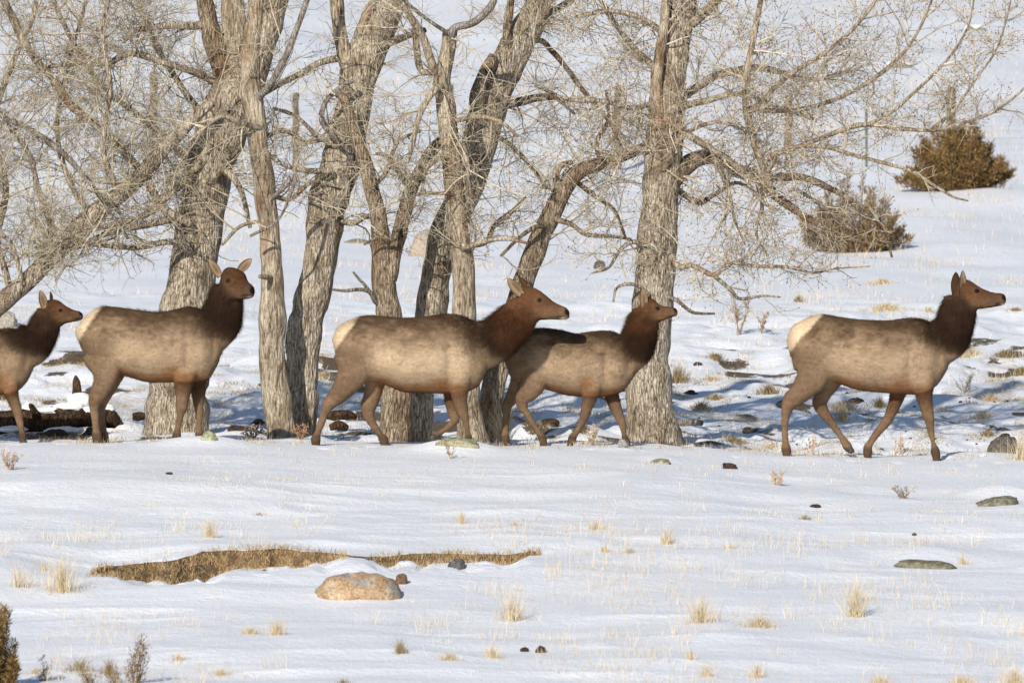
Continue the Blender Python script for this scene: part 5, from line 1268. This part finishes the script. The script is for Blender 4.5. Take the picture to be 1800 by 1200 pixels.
Vr[dn, 2:, 2] = base[dn][:, None, 2] - np.abs(Vr[dn, 2:, 2] - base[dn][:, None, 2]) * 0.8
Vr[dn, 2:, 1] = np.minimum(Vr[dn, 2:, 1], base[dn][:, None, 1] - 0.02)
g = Geo(); g.add(Vr.reshape(-1, 3), Qd, Tr, C)
m = 3200
xe = rng.uniform(BANK_X[0] - 0.2, BANK_X[-1] + 0.2, m); he = bank_h(xe)
ye = bank_y(xe) + np.where(rng.random(m) < 0.6, np.abs(rng.normal(0, 0.16, m)), -0.45 - np.abs(rng.normal(0, 0.25, m)))
ok = (he > 0.01) & (fbm(xe / 0.25, ye / 0.2, seed=67, oct=2) > 0.0)
xe, ye = xe[ok], ye[ok]
V2, Q2, T2, C2 = blades(np.stack([xe, ye, ground_z(xe, ye) - 0.008], 1), rng.uniform(0.02, 0.10, len(xe)), rng.uniform(0.3, 1.3, len(xe)), rng.uniform(0.001, 0.0024, len(xe)), pick(np.concatenate([OLIVE * 1.2, STRAW]), len(xe)), 0.8)
g.add(V2, Q2, T2, C2)
child('hanging_turf', g.mesh('hanging_turf', False), M_GRASS, bank, 'stuff')

# --- dead weeds and bare shrubs
def weed(label, px, py, w, h, seed, pal=((0.34, 0.22, 0.12), (0.26, 0.17, 0.10)), stems=5, fine=5, name='dead_weed', cat='weed', heads=0.6):
    p = hit(px, py); s = (1 + p[1] / DIST) / PXM
    H, Wd = h * s, w * s
    root = empty(name, p, label, cat)
    st = []
    for i in range(stems):
        a = rng.uniform(-1, 1) * Wd * 0.42
        q = np.linspace(0, 1, 7)[:, None]
        st.append(p + np.array([rng.normal(0, Wd * 0.05), rng.normal(0, 0.02), -0.02]) + q * np.array([a, rng.normal(0, Wd * 0.3), H * rng.uniform(0.7, 1.0)]) + np.cumsum(rng.normal(0, H * 0.012, (7, 3)), 0))
    P = np.stack(st); R = np.tile(np.linspace(0.005, 0.002, 7), (stems, 1)) * max(1, H / 0.35) ** 0.5
    g = Geo(); V, Qd = tubes(P, R, 5); g.add(V, Qd, None, tone_for(P, R, pal, 5))
    child('stem', g.mesh('stem'), M_TWIG, root, 'stuff')
    s2 = sprout((P, R), fine, (H * 0.12, H * 0.34), (25, 65), 0.06, 0.003, 0.0015, 5, 0.15, from_t=0.2)
    s3 = sprout(s2, 4, (H * 0.04, H * 0.12), (25, 70), 0.06, 0.002, 0.0015, 3, 0.15, from_t=0.3)
    g = Geo()
    for (P, R), sd in ((s2, 4), (s3, 3)):
        V, Qd = tubes(P, R, sd); g.add(V, Qd, None, tone_for(P, R, pal, sd))
    if heads:
        E = s3[0][:, -1]; E = E[rng.random(len(E)) < heads]
        D = rng.normal(size=(len(E), 3)); D /= np.linalg.norm(D, axis=1, keepdims=True)
        P = np.stack([E - D * 0.008, E, E + D * 0.008], 1); R = np.tile(np.array([0.002, 0.006, 0.002]), (len(E), 1))
        V, Qd = tubes(P, R, 4); g.add(V, Qd, None, np.tile(np.array(pal[0]) * 1.2, (len(V), 1)))
    child('twigs', g.mesh('twigs'), M_TWIG, root, 'stuff')
    return root
weed('tall brown dead weed right of the big cottonwood', 1300, 590, 42, 76, 1, stems=6, fine=9, heads=0.9)
weed('short brown dead weed beside the tall one', 1338, 588, 24, 36, 2, stems=5, fine=7, heads=0.9)
weed('sprawling bare shrublet on open snow at the right', 1590, 876, 86, 26, 3, ((0.30, 0.23, 0.17), (0.25, 0.16, 0.11)), 11, 6, 'bare_shrub', 'shrub', 0.1)
weed('pale dry weed on open snow below the lone elk', 1368, 853, 26, 32, 4, ((0.56, 0.42, 0.28), (0.46, 0.33, 0.2)), 6, 7)
weed('reddish dry weed before the lichened stone under the large elk', 793, 806, 24, 36, 5, ((0.36, 0.24, 0.14), (0.3, 0.2, 0.12)), 4, 5)
weed('reddish weeds around the foot of the slim pale trunk', 528, 772, 34, 30, 6, ((0.34, 0.20, 0.11), (0.3, 0.18, 0.1)), 8, 7)
weed('pale dry weed between the lone elk\'s hind legs', 1426, 800, 26, 34, 7, ((0.56, 0.42, 0.30), (0.46, 0.33, 0.22)), 5, 7)
weed('pale dry weed in front of the lone elk\'s far foreleg', 1580, 798, 34, 36, 8, ((0.58, 0.44, 0.32), (0.46, 0.33, 0.22)), 5, 7)
weed('grey bare shrublet right of the lone elk\'s chest', 1695, 688, 46, 34, 9, ((0.34, 0.30, 0.25), (0.26, 0.2, 0.15)), 9, 7, 'bare_shrub', 'shrub', 0.1)
weed('dry weeds at the left edge of the snow crest', 16, 826, 54, 34, 10, ((0.44, 0.32, 0.22), (0.34, 0.24, 0.16)), 9, 6)
weed('dry weeds under the standing elk\'s chest, right of the lichened stone', 440, 770, 60, 26, 11, ((0.32, 0.24, 0.17), (0.26, 0.18, 0.12)), 12, 6)
weed('dry weeds between the smaller elk\'s forelegs', 1040, 782, 40, 34, 12, ((0.46, 0.34, 0.22), (0.36, 0.25, 0.16)), 7, 6)

# --- junipers
JC = np.array([(0.18, 0.110, 0.042), (0.235, 0.145, 0.056), (0.12, 0.072, 0.031), (0.28, 0.175, 0.072), (0.145, 0.108, 0.042)])
def juniper(label, px, py, w, h, plumes, seed, per=420, sc=1.0, Y=None, grey=0.0):
    p = hit(px, py) if Y is None else np.array([*world_at(px, py, Y)])
    s = (1 + p[1] / DIST) / PXM
    Wd, H = w * s, h * s
    root = empty('juniper_bush', p, label, 'juniper', 'brown-green junipers')
    r = np.random.default_rng(seed)
    g = Geo(); ps, rs = [], []
    for k in range(plumes):
        a = r.uniform(0, 2 * math.pi); rr = math.sqrt(r.random())
        bx, by = rr * math.cos(a) * Wd * 0.44, rr * math.sin(a) * Wd * 0.44
        prof = max(0.22, (1 - (abs(bx) / (Wd * 0.5)) ** 1.7)) * r.uniform(0.55, 1.12)
        tip = np.array([bx * 1.12 + r.normal(0, 0.04), by * 1.1, H * prof])
        b0 = np.array([bx * 0.35, by * 0.35, -0.03])
        b1 = np.array([bx * 0.9, by * 0.9, H * prof * 0.3])
        q = np.linspace(0, 1, 8)[:, None]
        path = (1 - q) ** 2 * b0 + 2 * q * (1 - q) * b1 + q * q * tip
        ps.append(path); rs.append(np.linspace(0.012, 0.003, 8) * sc)
        n = per
        t = r.random(n) ** 0.8
        c = np.stack([np.interp(t, np.linspace(0, 1, 8), path[:, i]) for i in range(3)], 1)
        rad = (0.03 + 0.075 * Wd / 2 * np.sin(np.clip(t * 1.05 + 0.1, 0, 1) * math.pi) ** 0.6) * np.sqrt(r.random(n)) * 1.2
        dr = r.normal(size=(n, 3)); dr /= np.linalg.norm(dr, axis=1, keepdims=True)
        c = c + dr * rad[:, None]
        ax = dr * 0.8 + np.array([0, 0, 0.9]) + r.normal(0, 0.25, (n, 3)); ax /= np.linalg.norm(ax, axis=1, keepdims=True)
        L = r.uniform(0.035, 0.085, n)[:, None] * sc
        sd = np.cross(ax, r.normal(size=(n, 3))); sd /= np.linalg.norm(sd, axis=1, keepdims=True) + 1e-6
        wd = r.uniform(0.004, 0.009, n)[:, None] * sc
        c[:, 2] = np.maximum(c[:, 2], -0.02)
        V = np.stack([c, c + ax * L * 0.55 + sd * wd, c + ax * L, c + ax * L * 0.55 - sd * wd], 1)
        g.add(V.reshape(-1, 3), np.arange(n * 4).reshape(n, 4), None, np.repeat((JC[r.integers(0, 5)] * 0.5 + JC[r.integers(0, 5, n)] * 0.5) * (1 - grey) * r.uniform(0.6, 1.45, (n, 1)) + grey * np.array((0.24, 0.19, 0.135)), 4, 0))
    V, Qd = tubes(np.stack(ps), np.stack(rs), 5)
    gs = Geo(); gs.add(V, Qd, None, np.tile(np.array((0.17, 0.11, 0.075)), (len(V), 1)))
    m = gs.mesh('stems'); o = link('stems', m, M_TWIG, root); o['kind'] = 'stuff'
    o = link('foliage', g.mesh('foliage', False), M_LEAF, root); o['kind'] = 'stuff'
    return root
juniper('wide brown juniper in front of the wooden fence post on the right', 1681, 333, 212, 112, 62, 1, 420, 1.4)
juniper('ragged brown juniper under the hanging end of the cottonwood limb', 1497, 443, 210, 122, 46, 2, 270, 1.25, grey=0.35)
juniper('dark juniper cut off by the left edge in the bottom corner', -12, 1212, 104, 150, 26, 3, 420, 0.7)
juniper('thin juniper seedling standing in the snow at bottom left', 238, 1200, 46, 98, 7, 4, 130, 0.5)
juniper('tiny juniper sprig right of the corner juniper', 79, 1196, 14, 40, 3, 5, 90, 0.45)
juniper('tiny juniper sprig left of the seedling', 158, 1200, 18, 22, 4, 6, 80, 0.45)
juniper('tiny juniper sprig at the bottom edge touching the seedling', 202, 1200, 16, 20, 4, 7, 80, 0.45)

# --- fence along the slope
FY = 66.0
def fx(px): return (px - 900) / PXM * (1 + FY / DIST)
fence = empty('wire_fence', gpoint(fx(1085), FY), 'old wire fence with weathered wooden posts crossing the slope behind the trees', 'fence')
POSTS = [(-40, 118, 7), (270, 128, 7), (520, 165, 6), (790, 150, 6), (1085, 152, 7), (1386, 165, 7), (1671, 156, 8), (1950, 160, 7)]
for k, (px, py, hw) in enumerate(POSTS):
    x = fx(px); z0 = float(ground_z(np.array([x]), np.array([FY]))[0])
    top = world_at(px, py, FY)[2]
    r = hw / PXM * (1 + FY / DIST)
    A = np.array([[x, FY, z0 - 0.3, r], [x, FY, (z0 + top) / 2, r], [x + 0.01, FY, top, r * 0.97]])
    A = catmull(A, 12)
    child('post', bark_tube(A, 14, 0.5, 200 + k, 0.1, 'post'), M_WOODPOST, fence)
for px, py in ((1523, 192),):
    x = fx(px); z0 = float(ground_z(np.array([x]), np.array([FY]))[0]); top = world_at(px, py, FY)[2]
    P = np.array([[[x, FY, z0 - 0.2], [x, FY, top]]]); V, Qd = tubes(np.repeat(P, 1, 0), np.full((1, 2), 0.028), 6)
    g = Geo(); g.add(V, Qd); child('steel_post', g.mesh('steel_post', False), M_TPOST, fence)
wx = np.linspace(fx(-260), fx(2060), 120)
wz = ground_z(wx, wx * 0 + FY); wz = np.convolve(np.pad(wz, 8, mode='edge'), np.ones(17) / 17, 'valid')
for hgt in (0.50, 0.72, 0.88, 1.06):
    P = np.stack([wx, wx * 0 + FY - 0.09, wz + hgt - 0.012 * np.cos(wx * 2.2)], 1)[None]
    V, Qd = tubes(P, np.full((1, 120), 0.003), 5)
    g = Geo(); g.add(V, Qd); child('wire', g.mesh('wire'), M_WIRE, fence)
mx = np.arange(fx(-240), fx(2040), 0.115)
mz = np.interp(mx, wx, wz)
P = np.stack([np.stack([mx, mx * 0 + FY - 0.09, mz + 0.02], 1), np.stack([mx, mx * 0 + FY - 0.09, mz + 0.5], 1)], 1)
V, Qd = tubes(P, np.full((len(mx), 2), 0.0018), 4)
g = Geo(); g.add(V, Qd)
for hgt in (0.08, 0.18, 0.28, 0.39):
    P = np.stack([wx, wx * 0 + FY - 0.094, wz + hgt], 1)[None]
    V, Qd = tubes(P, np.full((1, 120), 0.002), 4); g.add(V, Qd)
child('woven_mesh', g.mesh('woven_mesh', False), M_WIRE, fence, 'stuff')
